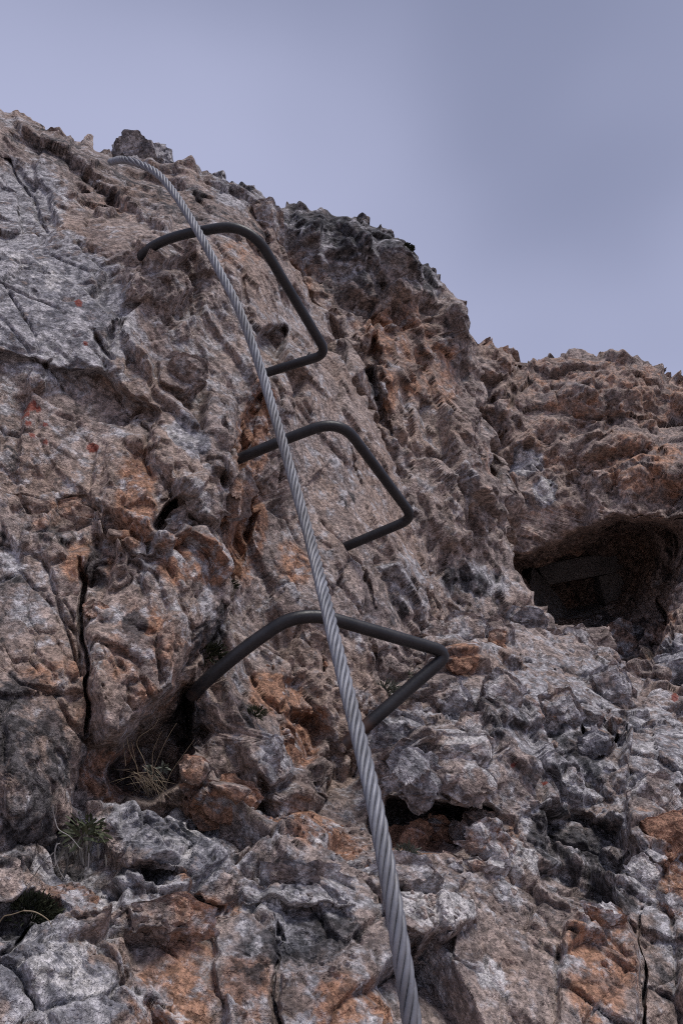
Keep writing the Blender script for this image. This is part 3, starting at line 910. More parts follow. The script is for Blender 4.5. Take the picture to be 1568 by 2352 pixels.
D_FEAT = [
    # grey boulder lower left, undercut below
    ('poly', [(240, 1850), (335, 1815), (430, 1850), (500, 1910), (545, 1985), (560, 2040), (500, 2060), (400, 2010), (290, 2000), (240, 1930)], 0.02, 12, (0, 0)),
    ('poly', [(330, 2010), (420, 2020), (520, 2065), (520, 2095), (420, 2080), (330, 2050)], -0.02, 12, (0, 0)),
    ('poly', [(80, 1930), (150, 1890), (235, 1920), (255, 1990), (200, 2020), (120, 2040), (60, 2020)], -0.04, 14, (0, 0)),
    ('poly', [(110, 2080), (200, 2040), (290, 2050), (300, 2100), (230, 2140), (150, 2130)], 0.012, 9, (0, 0)),
    ('poly', [(0, 2090), (60, 2075), (110, 2095), (125, 2140), (80, 2175), (0, 2170), (-80, 2150), (-80, 2090)], -0.03, 14, (0, 0)),
    ('poly', [(-200, 2180), (60, 2180), (180, 2150), (280, 2150), (290, 2230), (360, 2300), (430, 2360), (430, 2620), (-260, 2620)], 0.02, 12, (0, 0)),
    ('crack', [(0, 2200), (30, 2180), (50, 2160)], 9, 0.04),
    # blocks along the bottom
    ('poly', [(300, 2110), (370, 2090), (460, 2085), (480, 2130), (390, 2150), (310, 2150)], 0.02, 7, (0, 0)),
    ('poly', [(295, 2160), (400, 2150), (480, 2160), (490, 2230), (505, 2340), (500, 2620), (440, 2620), (360, 2290), (300, 2240)], -0.012, 7, (0, 0)),
    ('poly', [(495, 2085), (560, 2070), (625, 2110), (640, 2200), (625, 2350), (640, 2620), (510, 2620), (510, 2340), (490, 2200)], 0.012, 8, (0, 0)),
    ('poly', [(640, 2090), (760, 2095), (800, 2140), (800, 2190), (740, 2240), (650, 2220)], -0.012, 10, (0, 0)),
    ('poly', [(780, 2185), (850, 2190), (890, 2280), (905, 2370), (890, 2620), (640, 2620), (640, 2240), (720, 2230)], 0.02, 7, (0, 0)),
    ('crack', [(622, 2110), (645, 2170), (628, 2240), (618, 2300), (640, 2420)], 5, 0.02),
    ('poly', [(560, 2020), (680, 2040), (790, 2070), (800, 2100), (690, 2092), (560, 2062)], 0.02, 6, (0, 0)),
    ('poly', [(860, 2010), (930, 1990), (1010, 2020), (1015, 2060), (940, 2050), (870, 2050)], 0.025, 6, (0, 0)),
    ('poly', [(870, 2060), (960, 2070), (1060, 2110), (1070, 2150), (1000, 2180), (900, 2150)], 0.035, 10, (0, 0)),
    ('poly', [(900, 2180), (1010, 2190), (1010, 2230), (920, 2220)], -0.03, 10, (0, 0)),
    # overhanging blocks and cavity beside the cable
    ('poly', [(840, 1690), (880, 1650), (960, 1665), (1010, 1690), (1000, 1720), (960, 1730), (900, 1760), (840, 1770)], 0.05, 8, (0, 0)),
    ('poly', [(850, 1850), (890, 1835), (980, 1845), (1060, 1860), (1085, 1880), (1075, 1925), (1040, 1960), (960, 1965), (880, 1950), (850, 1900)], -0.13, 10, (0, 0.03)),
    ('crack', [(1075, 1850), (1110, 1880), (1160, 1930)], 9, 0.05),
    ('crack', [(1020, 1830), (1050, 1850), (1110, 1905), (1150, 1925)], 8, 0.05),
    ('poly', [(1075, 1900), (1150, 1935), (1170, 1970), (1140, 2000), (1075, 1980)], 0.03, 6, (0, 0)),
    ('poly', [(1030, 1900), (1065, 1895), (1070, 1925), (1040, 1935)], 0.04, 5, (0, 0)),
    # dark broken hollow of the right boulder
    ('poly', [(1230, 1880), (1330, 1860), (1420, 1900), (1445, 1980), (1410, 2040), (1330, 2000), (1260, 1960)], -0.06, 14, (0, 0)),
    ('poly', [(1280, 1780), (1360, 1770), (1410, 1840), (1350, 1880), (1280, 1850)], -0.03, 12, (0, 0)),
    ('crack', [(1330, 1640), (1345, 1700), (1375, 1740), (1420, 1700)], 10, 0.05),
    ('crack', [(1385, 1600), (1390, 1660), (1425, 1720), (1440, 1650)], 9, 0.05),
    ('crack', [(1150, 1590), (1200, 1600), (1250, 1580)], 6, 0.025),
    ('crack', [(1100, 1500), (1130, 1540), (1180, 1545)], 6, 0.03),
    ('poly', [(1290, 2130), (1350, 2080), (1430, 2090), (1460, 2150), (1465, 2300), (1470, 2620), (1260, 2620), (1280, 2300)], 0.03, 8, (0.006, 0)),
    ('crack', [(1470, 2080), (1462, 2150), (1485, 2230), (1478, 2300), (1490, 2450)], 6, 0.03),
    ('poly', [(1440, 1830), (1520, 1800), (1580, 1850), (1570, 1960), (1500, 1990), (1440, 1940)], 0.04, 10, (0, 0)),
    ('poly', [(1440, 1640), (1540, 1620), (1600, 1700), (1580, 1790), (1490, 1800), (1430, 1740)], 0.04, 12, (0, 0)),
    ('crack', [(1060, 1580), (1090, 1620), (1080, 1660)], 7, 0.03),
    ('poly', [(1120, 1570), (1180, 1550), (1250, 1560), (1250, 1660), (1150, 1660)], 0.03, 10, (0, 0)),
]
D_GREY = [(250, 2050, 300, 60, 10, .55), (1330, 1700, 260, 200, 20, 0.62), (1150, 1900, 140, 120, 20, .5), (400, 1920, 180, 110, 25, 0.9), (130, 2260, 240, 130, 15, 0.85), (700, 2080, 170, 45, 8, 0.7), (1150, 1700, 300, 130, 20, 0.5), (1300, 1560, 200, 80, 15, 0.6), (1050, 2060, 200, 70, 5, 0.55),
          (1000, 2240, 180, 110, 0, 0.5), (700, 2160, 130, 80, 0, 0.6), (1560, 1700, 90, 130, 0, 0.7), (1300, 1850, 200, 160, 20, 0.45), (80, 1850, 120, 120, 0, 0.6), (560, 2160, 60, 70, 0, .6)]
D_ORANGE = [(400, 2280, 110, 150, 0, 0.72), (180, 2080, 110, 60, 0, 0.7), (480, 2060, 110, 40, 15, 0.6), (560, 2280, 70, 130, 0, 0.7), (960, 1930, 110, 45, 0, 0.95), (1380, 2200, 95, 160, 0, 0.72),
            (1560, 1990, 50, 120, 0, 0.9), (720, 1930, 150, 60, 10, 0.75), (1130, 1940, 70, 60, 20, 0.5), (800, 2320, 120, 110, 0, 0.7), (1230, 1650, 60, 60, 0, 0.55), (430, 2110, 80, 30, 0, 0.5),
            (1060, 1530, 60, 30, 0, 0.7), (1500, 1900, 60, 60, 0, 0.4), (1400, 1640, 40, 60, 0, 0.5)]
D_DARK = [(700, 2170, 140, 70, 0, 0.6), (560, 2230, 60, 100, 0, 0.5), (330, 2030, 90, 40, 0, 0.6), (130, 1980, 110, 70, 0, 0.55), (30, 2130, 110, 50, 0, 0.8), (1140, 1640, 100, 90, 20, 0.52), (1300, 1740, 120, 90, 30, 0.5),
          (1310, 1930, 130, 100, 20, 0.6), (1400, 2050, 90, 70, 0, 0.6), (950, 1850, 110, 40, 0, 0.6), (430, 1900, 90, 60, 25, 0.4), (1200, 2100, 60, 50, 0, 0.4), (150, 2300, 150, 70, 0, 0.4), (20, 1900, 110, 120, 0, .6), (1530, 2180, 50, 160, 0, .5)]  # lower left and overhang undersides: shade painted in along with the lichen
D_WHITE = [(430, 1900, 100, 60, 30, 0.5), (150, 2230, 200, 60, 15, 0.55), (230, 2080, 16, 60, 15, 0.9), (660, 2080, 140, 30, 8, 0.65), (980, 2110, 110, 40, 18, 0.85), (1180, 1990, 70, 60, 30, 0.6), (1080, 1700, 60, 40, 0, .6),
           (1330, 1600, 60, 60, 0, 0.4), (1520, 1700, 80, 100, 0, 0.45), (1080, 2230, 90, 90, 0, 0.45), (200, 2170, 60, 20, 0, 0.7), (750, 1960, 110, 30, 10, 0.4), (1470, 2020, 60, 40, 0, .4), (420, 2340, 60, 50, 0, .4)]
D_RED = [(1066, 1765, 0), (1548, 1604, 9), (1250, 1798, 7), (1160, 1769, 6)]
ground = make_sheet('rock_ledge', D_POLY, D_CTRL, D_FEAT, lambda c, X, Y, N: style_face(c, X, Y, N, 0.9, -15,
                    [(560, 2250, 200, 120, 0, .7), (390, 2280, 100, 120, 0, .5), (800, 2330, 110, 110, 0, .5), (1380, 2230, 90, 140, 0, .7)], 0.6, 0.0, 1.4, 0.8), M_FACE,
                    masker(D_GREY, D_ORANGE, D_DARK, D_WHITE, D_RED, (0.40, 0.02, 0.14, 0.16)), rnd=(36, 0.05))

# the valley floor far around the rock
gn = 90
gx = np.sinh(np.linspace(-5.2, 5.2, gn)) * 4.5
GX, GY = np.meshgrid(gx, gx)
gz = -3.5 - 0.25 * np.clip(np.hypot(GX, GY) - 3, 0, 60) + 0.8 * (noise(np.stack([GX.ravel(), GY.ravel(), GX.ravel() * 0], 1).astype(np.float32), 0.15, 4).reshape(GX.shape) - .5)
gz = np.where(GY > 1.0, gz, gz)
i = np.arange(gn - 1)[:, None] * gn + np.arange(gn - 1)[None]
floor_ = mesh_np('ground', np.stack([GX, GY, gz], -1).reshape(-1, 3), np.stack([i, i + 1, i + gn + 1, i + gn], -1).reshape(-1, 4), M_FAR)
tag(floor_, kind='structure')
# ------------------------------------------------------------------ metal
def metal_mats():
    m, nt, b = new_mat('galvanised_steel_wire')
    q = NB(nt)
    pos = q.n('ShaderNodeNewGeometry').outputs['Position']
    n1 = q.noise(pos, 35, 5, 0.65)
    n2 = q.noise(pos, 400, 3, 0.6)
    c = q.mix(q.rng(n1, 0.3, 0.7), c4(0.155, 0.162, 0.185), c4(0.275, 0.283, 0.318))
    c = q.mix(q.rng(n2, 0.3, 0.7, 0.0, 0.35), c, c4(0.20, 0.19, 0.19))
    n3 = q.noise(pos, 9, 4, 0.65)
    c = q.mix(q.rng(n3, 0.42, 0.72, 0.0, 0.55), c, c4(0.13, 0.118, 0.11))
    n4 = q.noise(pos, 130, 3, 0.7)
    c = q.mix(q.rng(n4, 0.64, 0.74, 0.0, 0.5), c, c4(0.12, 0.07, 0.045))
    q.l(c, b.inputs['Base Color'])
    b.inputs['Metallic'].default_value = 0.3
    b.inputs['Roughness'].default_value = 0.55
    m2, nt, b = new_mat('blackened_iron')
    q = NB(nt)
    pos = q.n('ShaderNodeNewGeometry').outputs['Position']
    n1 = q.noise(pos, 40, 6, 0.7)
    n2 = q.noise(pos, 260, 4, 0.7)
    at = q.n('ShaderNodeAttribute', attribute_name='rust')
    c = q.mix(q.rng(n1, 0.35, 0.7), c4(0.012, 0.0115, 0.0135), c4(0.025, 0.0235, 0.026))
    fr = q.rng(q.math('ADD', at.outputs['Fac'], q.math('MULTIPLY', q.math('SUBTRACT', n1, 0.5), 1.2)), 0.45, 0.8)
    c = q.mix(q.math('MULTIPLY', fr, 0.6), c, c4(0.085, 0.042, 0.026))
    q.l(c, b.inputs['Base Color'])
    b.inputs['Metallic'].default_value = 0.0
    b.inputs['Specular IOR Level'].default_value = 0.4
    q.l(q.rng(n2, 0.3, 0.7, 0.36, 0.52), b.inputs['Roughness'])
    bp = q.n('ShaderNodeBump')
    bp.inputs['Strength'].default_value = 0.25
    bp.inputs['Distance'].default_value = 0.001
    q.l(n2, bp.inputs['Height'])
    q.l(bp.outputs['Normal'], b.inputs['Normal'])
    return m, m2


M_WIRE, M_IRON = metal_mats()


def catmull(pts, n):
    pts = np.asarray(pts, float)
    pts = np.vstack([2 * pts[0] - pts[1], pts, 2 * pts[-1] - pts[-2]])
    out = []
    for i in range(1, len(pts) - 2):
        p0, p1, p2, p3 = pts[i - 1:i + 3]
        t = np.linspace(0, 1, n, endpoint=False)[:, None]
        out.append(0.5 * ((2 * p1) + (-p0 + p2) * t + (2 * p0 - 5 * p1 + 4 * p2 - p3) * t ** 2 + (-p0 + 3 * p1 - 3 * p2 + p3) * t ** 3))
    out.append(pts[-2][None])
    return np.vstack(out)


def resample(pts, ds):
    s = np.concatenate([[0], np.cumsum(np.linalg.norm(np.diff(pts, axis=0), axis=1))])
    n = max(2, int(s[-1] / ds))
    t = np.linspace(0, s[-1], n)
    return np.stack([np.interp(t, s, pts[:, i]) for i in range(3)], 1), t


def frames(c):
    T = np.gradient(c, axis=0)
    T /= np.linalg.norm(T, axis=1, keepdims=True)
    n = np.cross(T[0], (0.3, 0.9, 0.2)); n /= np.linalg.norm(n)
    Ns = [n]
    for i in range(1, len(c)):
        n = Ns[-1] - T[i] * np.dot(Ns[-1], T[i])
        Ns.append(n / np.linalg.norm(n))
    N = np.array(Ns)
    return T, N, np.cross(T, N)


def ring_faces(nr, m, cap=False):
    i = np.arange(nr - 1)[:, None] * m
    j = np.arange(m)[None]
    a = i + j; b = i + (j + 1) % m
    return np.stack([a, b, b + m, a + m], -1).reshape(-1, 4)


def tube(name, c, r, mat, m=14, parent=None, rv=None):
    T, N, B = frames(c)
    a = np.linspace(0, 2 * math.pi, m, endpoint=False)
    rr = np.asarray(r) * np.ones(len(c)) if rv is None else rv
    v = c[:, None] + rr[:, None, None] * (N[:, None] * np.cos(a)[None, :, None] + B[:, None] * np.sin(a)[None, :, None])
    return mesh_np(name, v.reshape(-1, 3), ring_faces(len(c), m), mat, parent=parent)


# wire rope: six strands, right-hand lay, each of nine outer wires
CABLE = [(255, 372, 1.60), (285, 367, 1.47), (330, 381, 1.44), (366, 403, 1.41), (402, 446, 1.37), (440, 506, 1.32), (472, 562, 1.28), (510, 634, 1.245),
         (546, 704, 1.21), (588, 815, 1.165), (618, 912, 1.12), (645, 1002, 1.07), (675, 1108, 1.02), (710, 1232, .95), (744, 1368, .84), (766, 1462, .78),
         (791, 1562, .735), (826, 1702, .675), (857, 1832, .625), (886, 1982, .585), (910, 2120, .56), (930, 2246, .545), (946, 2352, .535), (966, 2480, .525), (985, 2620, .52)]
cc = catmull([P(*map(np.array, p)) for p in CABLE], 24)
cc, ss = resample(cc, 0.0026)
Tc, Nc, Bc = frames(cc)
R_S, R_H, LAY = 0.0023, 0.0047, 0.083
cable = empty('steel_cable', Vector(cc[-1]))
tag(cable, 'twisted galvanised steel cable running up over the rock past the iron rungs', 'cable')
for k in range(6):
    ph = 2 * math.pi * (ss / LAY) + k * math.pi / 3
    er = Nc * np.cos(ph)[:, None] + Bc * np.sin(ph)[:, None]
    sc_ = cc + er * R_H
    Ts = np.gradient(sc_, axis=0); Ts /= np.linalg.norm(Ts, axis=1, keepdims=True)
    eb = np.cross(Ts, er)
    m = 27
    a = np.linspace(0, 2 * math.pi, m, endpoint=False)
    tw = -2 * math.pi * ss / 0.036
    lob = np.abs(np.cos(4.5 * (a[None] + tw[:, None])))
    rr = R_S * (0.86 + 0.16 * lob)
    v = sc_[:, None] + rr[..., None] * (er[:, None] * np.cos(a)[None, :, None] + eb[:, None] * np.sin(a)[None, :, None])
    o = mesh_np('strand', v.reshape(-1, 3), ring_faces(len(sc_), m), M_WIRE)
    adopt(o, cable)


def rung(pts, cuts, label, rust_to=0.0):
    p = [P(*map(np.array, q)) for q in pts]
    path = [p[0][None]]
    for i in range(1, len(p) - 1):
        a, b, c = p[i - 1], p[i], p[i + 1]
        L1 = min(cuts[i - 1], 0.48 * np.linalg.norm(b - a)); L2 = min(cuts[i - 1], 0.48 * np.linalg.norm(c - b))
        s = b + (a - b) / np.linalg.norm(a - b) * L1
        e = b + (c - b) / np.linalg.norm(c - b) * L2
        t = np.linspace(0, 1, 14)[:, None]
        path.append(s * (1 - t) ** 2 + 2 * b * t * (1 - t) + e * t ** 2)
    path.append(p[-1][None])
    c, s = resample(np.vstack(path), 0.004)
    wob = noise(c.astype(np.float32), 30, 3, 0.5) - 0.5
    o = tube('iron_rung', c, 0.0083, M_IRON, 20, rv=0.0083 * (1 + 0.05 * wob))
    base = c[0].copy()
    o.data.transform(Matrix.Translation(-Vector(base)))
    o.location = base
    a = o.data.attributes.new('rust', 'FLOAT', 'POINT')
    e = np.minimum(s, (s[-1] - s))
    a.data.foreach_set('value', np.repeat(0.45 * (1 - sstep(0.02, 0.08, e)) + rust_to * (1 - sstep(0.03, 0.09, s[-1] - s)), 20).astype(np.float32))
    tag(o, label, 'rung', 'iron rungs set into the rock')
    return o


rung([(296, 640, 1.44), (331, 576, 1.37), (400, 541, 1.335), (572, 512, 1.30), (752, 813, 1.40), (615, 855, 1.43), (560, 874, 1.46)], [0.03, 0.05, 0.055, 0.024, 0.03],
     'topmost dark iron rung, bent like a staple, just below the cable crest')
rung([(520, 1066, 1.23), (640, 1015, 1.21), (780, 962, 1.20), (950, 1190, 1.34), (800, 1253, 1.36), (750, 1274, 1.38)], [0.03, 0.045, 0.026, 0.03],
     'middle dark iron rung, its lower leg set in the bare pink slab')
rung([(440, 1600, .96), (470, 1566, .95), (560, 1490, .955), (690, 1400, .97), (1032, 1500, 1.03), (835, 1672, .98), (790, 1711, .975)], [0.02, 0.03, 0.05, 0.022, 0.03],
     'lowest and widest iron rung, rusty where its end enters the rock', 0.3)
# ------------------------------------------------------------------ stones that stand out of the rock
MS = {
    'pink': rock_mat('stone_pink', (0.15, 0.1, 0.05, 0.1, 0.0)),
    'grey': rock_mat('stone_grey', (0.75, 0.0, 0.12, 0.1, 0.0)),
    'white': rock_mat('stone_pale', (0.2, 0.1, 0.0, 0.62, 0.0)),
    'rust': rock_mat('stone_rust', (0.0, 0.8, 0.1, 0.0, 0.0)),
    'dark': rock_mat('stone_dark', (0.4, 0.15, 0.5, 0.0, 0.0)),
}


def ico(sub):
    bm = bmesh.new()
    bmesh.ops.create_icosphere(bm, subdivisions=sub, radius=1.0)
    v = np.array([x.co[:] for x in bm.verts]); f = np.array([[q.index for q in p.verts] for p in bm.faces])
    bm.free()
    return v, f


ICO = {k: ico(k) for k in (2, 3, 5)}


def depth_of(name, px, py):
    p, n = on(name, px, py)
    return float(np.dot(p - CAM, FWD)), n


def block(parent, poly, mat, off=0.0, thick=0.7, seed=0, depth=None, name='stone', label=None, rough=1.0, tilt=(0, 0), sub=5):
    """an angular stone whose outline is cut by planes along the given outline"""
    r = np.random.default_rng(seed + 100)
    p = np.asarray(poly, float)
    c = (p.min(0) + p.max(0)) / 2
    d = depth if depth else depth_of(parent.name, *c)[0]
    d -= off
    u = d / F
    q = (p - c) * (u, -u)
    size = np.abs(q).max()
    area = sum(q[i][0] * q[(i + 1) % len(q)][1] - q[(i + 1) % len(q)][0] * q[i][1] for i in range(len(q)))
    v, f = ICO[sub]
    v = v.copy() * size * 1.9
    th = thick * size
    cuts = []
    for i in range(len(q)):
        a, b = q[i], q[(i + 1) % len(q)]
        e = b - a
        n2 = np.array((e[1], -e[0])) * (1 if area > 0 else -1)
        n2 /= np.linalg.norm(n2) + 1e-9
        n = np.array((n2[0], n2[1], r.uniform(0.05, 0.35)))
        n /= np.linalg.norm(n)
        cuts.append((n, n[:2] @ a))
    for k in range(4):
        n = np.array((r.uniform(-.55, .55) + tilt[0], r.uniform(-.55, .55) + tilt[1], 1.0)); n /= np.linalg.norm(n)
        cuts.append((n, th * r.uniform(0.6, 1.0)))
    cuts.append((np.array((0, 0, -1.0)), th * 1.2))
    for n, h in cuts:
        k = v @ n - h
        v -= np.where(k > 0, k, 0)[:, None] * n
    w3 = np.array([RIGHT, UP, -FWD])
    wpos = P(*map(np.array, (c[0], c[1], d)))
    wv = (v @ w3).astype(np.float32)
    nn = wv / (np.linalg.norm(wv, axis=1, keepdims=True) + 1e-9)
    co = (wv + wpos).astype(np.float32)
    FADE[0] = 0.0; FADE[1] = 1.0
    dsp = rough * (0.003 * (noise(co, 40, 4, 0.65) - 0.5) * 2 + facet(co, 34, 0.0016, 0.28) + facet(co, 80, 0.0009, 0.3, seed=2))
    wv = wv + nn * dsp[:, None]
    o = mesh_np(name, wv, f, M_FACE if parent in (cliff, ground) else M_FAR)
    o.data.set_sharp_from_angle(angle=math.radians(28))
    Xk, Yk, _, _, m1, m2 = SURF[parent.name]
    i = int(np.argmin((Xk - c[0]) ** 2 + (Yk - c[1]) ** 2))
    ch = {'pink': (0, 0.0, -.3, 0), 'grey': (.3, -.2, -.2, .1), 'white': (0, 0, -.4, .3), 'rust': (-.3, .45, -.1, -.1), 'dark': (.1, 0, .2, -.1)}[mat]
    for nm, val in (('stain_a', m1[i] + ch[:3]), ('stain_b', (m2[i][0] + ch[3], 0, 0))):
        a = o.data.attributes.new(nm, 'FLOAT_COLOR', 'POINT')
        a.data.foreach_set('color', np.tile(np.array((*val, 1.0), np.float32), len(wv)))
    o.location = wpos
    o.parent = parent
    if label: o['label'] = label
    return o


BLOCKS = [
    # parent, outline, material, offset, thickness
    (ground, [(842, 1712), (870, 1660), (930, 1656), (975, 1680), (990, 1712), (985, 1740), (920, 1745), (848, 1738)], 'grey', 0.02, 0.6),
    (ground, [(1012, 1712), (1040, 1700), (1112, 1702), (1118, 1725), (1114, 1772), (1085, 1772), (1030, 1756), (1012, 1740)], 'white', 0.03, 0.8),
    (ground, [(1036, 1690), (1060, 1660), (1096, 1655), (1106, 1680), (1104, 1700), (1040, 1704)], 'pink', 0.02, 0.7),
    (ground, [(905, 1790), (925, 1738), (940, 1729), (975, 1752), (1006, 1800), (1004, 1812), (972, 1862), (905, 1815)], 'grey', 0.05, 0.6),
    (ground, [(1005, 1770), (1050, 1756), (1115, 1778), (1132, 1800), (1120, 1835), (1090, 1845), (1060, 1836), (1010, 1822)], 'white', 0.035, 0.7),
    (ground, [(846, 1745), (900, 1740), (912, 1762), (904, 1800), (870, 1822), (848, 1820)], 'pink', 0.02, 0.6),
    (ground, [(862, 1832), (905, 1818), (972, 1866), (980, 1888), (900, 1900), (866, 1880)], 'dark', 0.03, 0.5),  # underside of the overhang, its shade put into the dark tint; next one too
    (ground, [(975, 1862), (1005, 1825), (1055, 1840), (1060, 1870), (1040, 1900), (985, 1890)], 'dark', 0.02, 0.5),
    (ground, [(886, 1915), (905, 1904), (926, 1920), (932, 1945), (915, 1962), (890, 1955)], 'rust', 0.03, 0.6),
    (ground, [(932, 1905), (975, 1902), (980, 1935), (972, 1962), (935, 1960)], 'rust', 0.02, 0.6),
    (ground, [(985, 1900), (1030, 1900), (1042, 1945), (1040, 1970), (990, 1965)], 'rust', 0.02, 0.6),
    (ground, [(1034, 1915), (1045, 1893), (1068, 1895), (1072, 1920), (1060, 1931), (1036, 1925)], 'pink', 0.045, 0.8),
    (ground, [(1078, 1900), (1100, 1896), (1150, 1942), (1160, 1962), (1140, 1976), (1080, 1966), (1074, 1940)], 'white', 0.03, 0.5),
    (ground, [(1080, 1880), (1100, 1862), (1135, 1875), (1178, 1925), (1172, 1948), (1150, 1940), (1105, 1905)], 'pink', 0.03, 0.5),
    (ground, [(1006, 1980), (1030, 1974), (1055, 1980), (1056, 1998), (1012, 1998)], 'pink', 0.02, 0.7),
    (ground, [(1024, 2000), (1042, 1986), (1056, 2000), (1050, 2010), (1028, 2010)], 'grey', 0.025, 0.7),
    (ground, [(1080, 1985), (1120, 1976), (1156, 1990), (1150, 2008), (1085, 2008)], 'white', 0.02, 0.5),
    (ground, [(1034, 1530), (1050, 1514), (1080, 1514), (1086, 1522), (1068, 1540), (1050, 1548)], 'rust', 0.03, 0.6),
    (ground, [(1026, 1440), (1060, 1422), (1108, 1428), (1112, 1470), (1095, 1498), (1035, 1490)], 'pink', 0.04, 0.6),
    (ground, [(1118, 1442), (1150, 1430), (1170, 1450), (1168, 1486), (1125, 1488)], 'pink', 0.04, 0.6),
    (ground, [(1178, 1420), (1195, 1396), (1235, 1398), (1252, 1420), (1248, 1452), (1190, 1448)], 'grey', 0.05, 0.6),
    (ground, [(960, 1452), (1000, 1430), (1020, 1450), (1015, 1490), (965, 1490)], 'pink', 0.04, 0.6),
    (ground, [(1125, 1455), (1160, 1460), (1156, 1500), (1128, 1495)], 'rust', 0.03, 0.6),
    (ground, [(1300, 1455), (1345, 1448), (1372, 1490), (1350, 1510), (1305, 1490)], 'white', 0.04, 0.5),
    (ground, [(1340, 1700), (1370, 1685), (1395, 1700), (1392, 1730), (1360, 1745), (1340, 1730)], 'grey', 0.03, 0.8),
    (ground, [(1270, 1790), (1320, 1775), (1345, 1800), (1330, 1832), (1285, 1835)], 'white', 0.03, 0.7),
    (ground, [(1455, 1830), (1500, 1800), (1550, 1810), (1562, 1850), (1520, 1880), (1465, 1870)], 'white', 0.03, 0.6),
    (ground, [(1480, 1895), (1560, 1885), (1600, 1920), (1590, 1960), (1500, 1950)], 'rust', 0.03, 0.6),
    (ground, [(1440, 2000), (1480, 1985), (1515, 2010), (1510, 2040), (1460, 2045)], 'white', 0.04, 0.7),
    (ground, [(1530, 2060), (1600, 2050), (1600, 2110), (1540, 2115)], 'white', 0.03, 0.7),
    (ground, [(1350, 2085), (1380, 2075), (1410, 2095), (1440, 2100), (1435, 2140), (1370, 2130)], 'white', 0.02, 0.5),
    (ground, [(905, 1640), (960, 1635), (1000, 1660), (985, 1682), (920, 1662)], 'pink', 0.02, 0.6),
    (ground, [(1000, 1600), (1050, 1580), (1075, 1610), (1060, 1650), (1010, 1650)], 'pink', 0.03, 0.6),
    (ground, [(1120, 1580), (1165, 1560), (1200, 1585), (1190, 1650), (1130, 1660)], 'white', 0.03, 0.6),
    (ground, [(1250, 1620), (1310, 1600), (1335, 1650), (1310, 1700), (1260, 1690)], 'pink', 0.02, 0.6),
    (ground, [(1370, 1560), (1420, 1540), (1450, 1580), (1440, 1640), (1395, 1640)], 'pink', 0.03, 0.6),
    (ground, [(830, 1690), (870, 1660), (900, 1660), (860, 1710)], 'pink', 0.03, 0.5),
    (ground, [(300, 2120), (330, 2095), (400, 2095), (470, 2110), (475, 2140), (400, 2150), (330, 2150)], 'pink', 0.0, 0.3),
    (ground, [(620, 2010), (700, 2010), (780, 2045), (770, 2075), (690, 2070), (620, 2050)], 'white', 0.01, 0.35),
    (ground, [(865, 2030), (910, 1998), (985, 2005), (1015, 2040), (1012, 2062), (950, 2058), (870, 2052)], 'pink', 0.02, 0.5),
    (cliff, [(365, 850), (405, 822), (450, 835), (462, 872), (430, 905), (372, 895)], 'pink', 0.02, 0.7),
    (cliff, [(378, 1225), (395, 1190), (425, 1178), (440, 1200), (425, 1245), (395, 1256)], 'pink', -0.03, 0.9),
    (cliff, [(384, 1190), (398, 1155), (418, 1150), (412, 1185), (396, 1205)], 'pink', -0.03, 0.9),
    (cliff, [(420, 1130), (455, 1108), (490, 1120), (505, 1170), (470, 1200), (440, 1170)], 'pink', 0.02, 0.7),
    (cliff, [(418, 1770), (430, 1742), (460, 1745), (474, 1775), (455, 1805), (428, 1795)], 'rust', 0.02, 0.8),
    (cliff, [(445, 1825), (500, 1805), (560, 1812), (580, 1850), (540, 1890), (470, 1885)], 'pink', 0.0, 0.5),
    (cliff, [(295, 590), (325, 572), (332, 600), (318, 625), (296, 615)], 'pink', 0.01, 0.7),
    (cliff, [(580, 470), (618, 462), (632, 490), (635, 545), (608, 550), (588, 520)], 'grey', 0.03, 0.8),
    (cliff, [(185, 1395), (215, 1380), (235, 1400), (225, 1412), (195, 1412)], 'rust', 0.03, 0.8),
    (cliff, [(580, 1720), (625, 1705), (650, 1740), (640, 1785), (600, 1795)], 'pink', 0.015, 0.6),
    (cliff, [(520, 1090), (552, 1085), (558, 1140), (550, 1180), (520, 1185)], 'pink', 0.015, 0.6),
    (cliff, [(130, 1170), (175, 1150), (210, 1180), (195, 1225), (145, 1225)], 'rust', 0.0, 0.6),
    (cliff, [(55, 1140), (105, 1150), (110, 1180), (70, 1190)], 'white', 0.01, 0.6),
    (cliff, [(700, 1450), (745, 1465), (750, 1500), (720, 1500)], 'pink', 0.02, 0.6),
    (cliff, [(850, 1520), (890, 1505), (930, 1540), (925, 1575), (870, 1570)], 'pink', 0.01, 0.6),
    (spur, [(1392, 1470), (1420, 1440), (1450, 1452), (1462, 1500), (1436, 1545), (1400, 1540)], 'pink', 0.08, 0.6),
    (spur, [(1500, 1560), (1530, 1515), (1620, 1495), (1650, 1570)], 'grey', 0.1, 0.6),
]
for i, (par, poly, mat, off, th) in enumerate(BLOCKS):
    block(par, poly, mat, off * 0.35, th * 0.6, seed=i)

# the block of rock on the crest behind the cable
block(cliff, [(262, 352), (272, 340), (330, 329), (368, 334), (378, 345), (386, 385), (400, 440), (260, 440), (255, 400)], 'grey', 0, 0.8, seed=77, depth=2.22,
      label='grey boulder on the crest behind the end of the cable', rough=1.6)
# small loose and embedded stones: eight shapes, five tints, shared meshes
SHAPES = {}
for mk in MS:
    for k in range(8):
        r = np.random.default_rng(k + 40)
        v, f = ICO[2]
        v = v * (1, r.uniform(.65, .95), r.uniform(.55, .85))
        for j in range(11):
            n = r.normal(size=3); n /= np.linalg.norm(n)
            kk = v @ n - r.uniform(.42, .68)
            v = v - np.where(kk > 0, kk, 0)[:, None] * n
        v = v / np.abs(v).max()
        me = mesh_np('stone', v, f, MS[mk], smooth=False)
        SHAPES[mk, k] = me.data
        bpy.data.objects.remove(me)


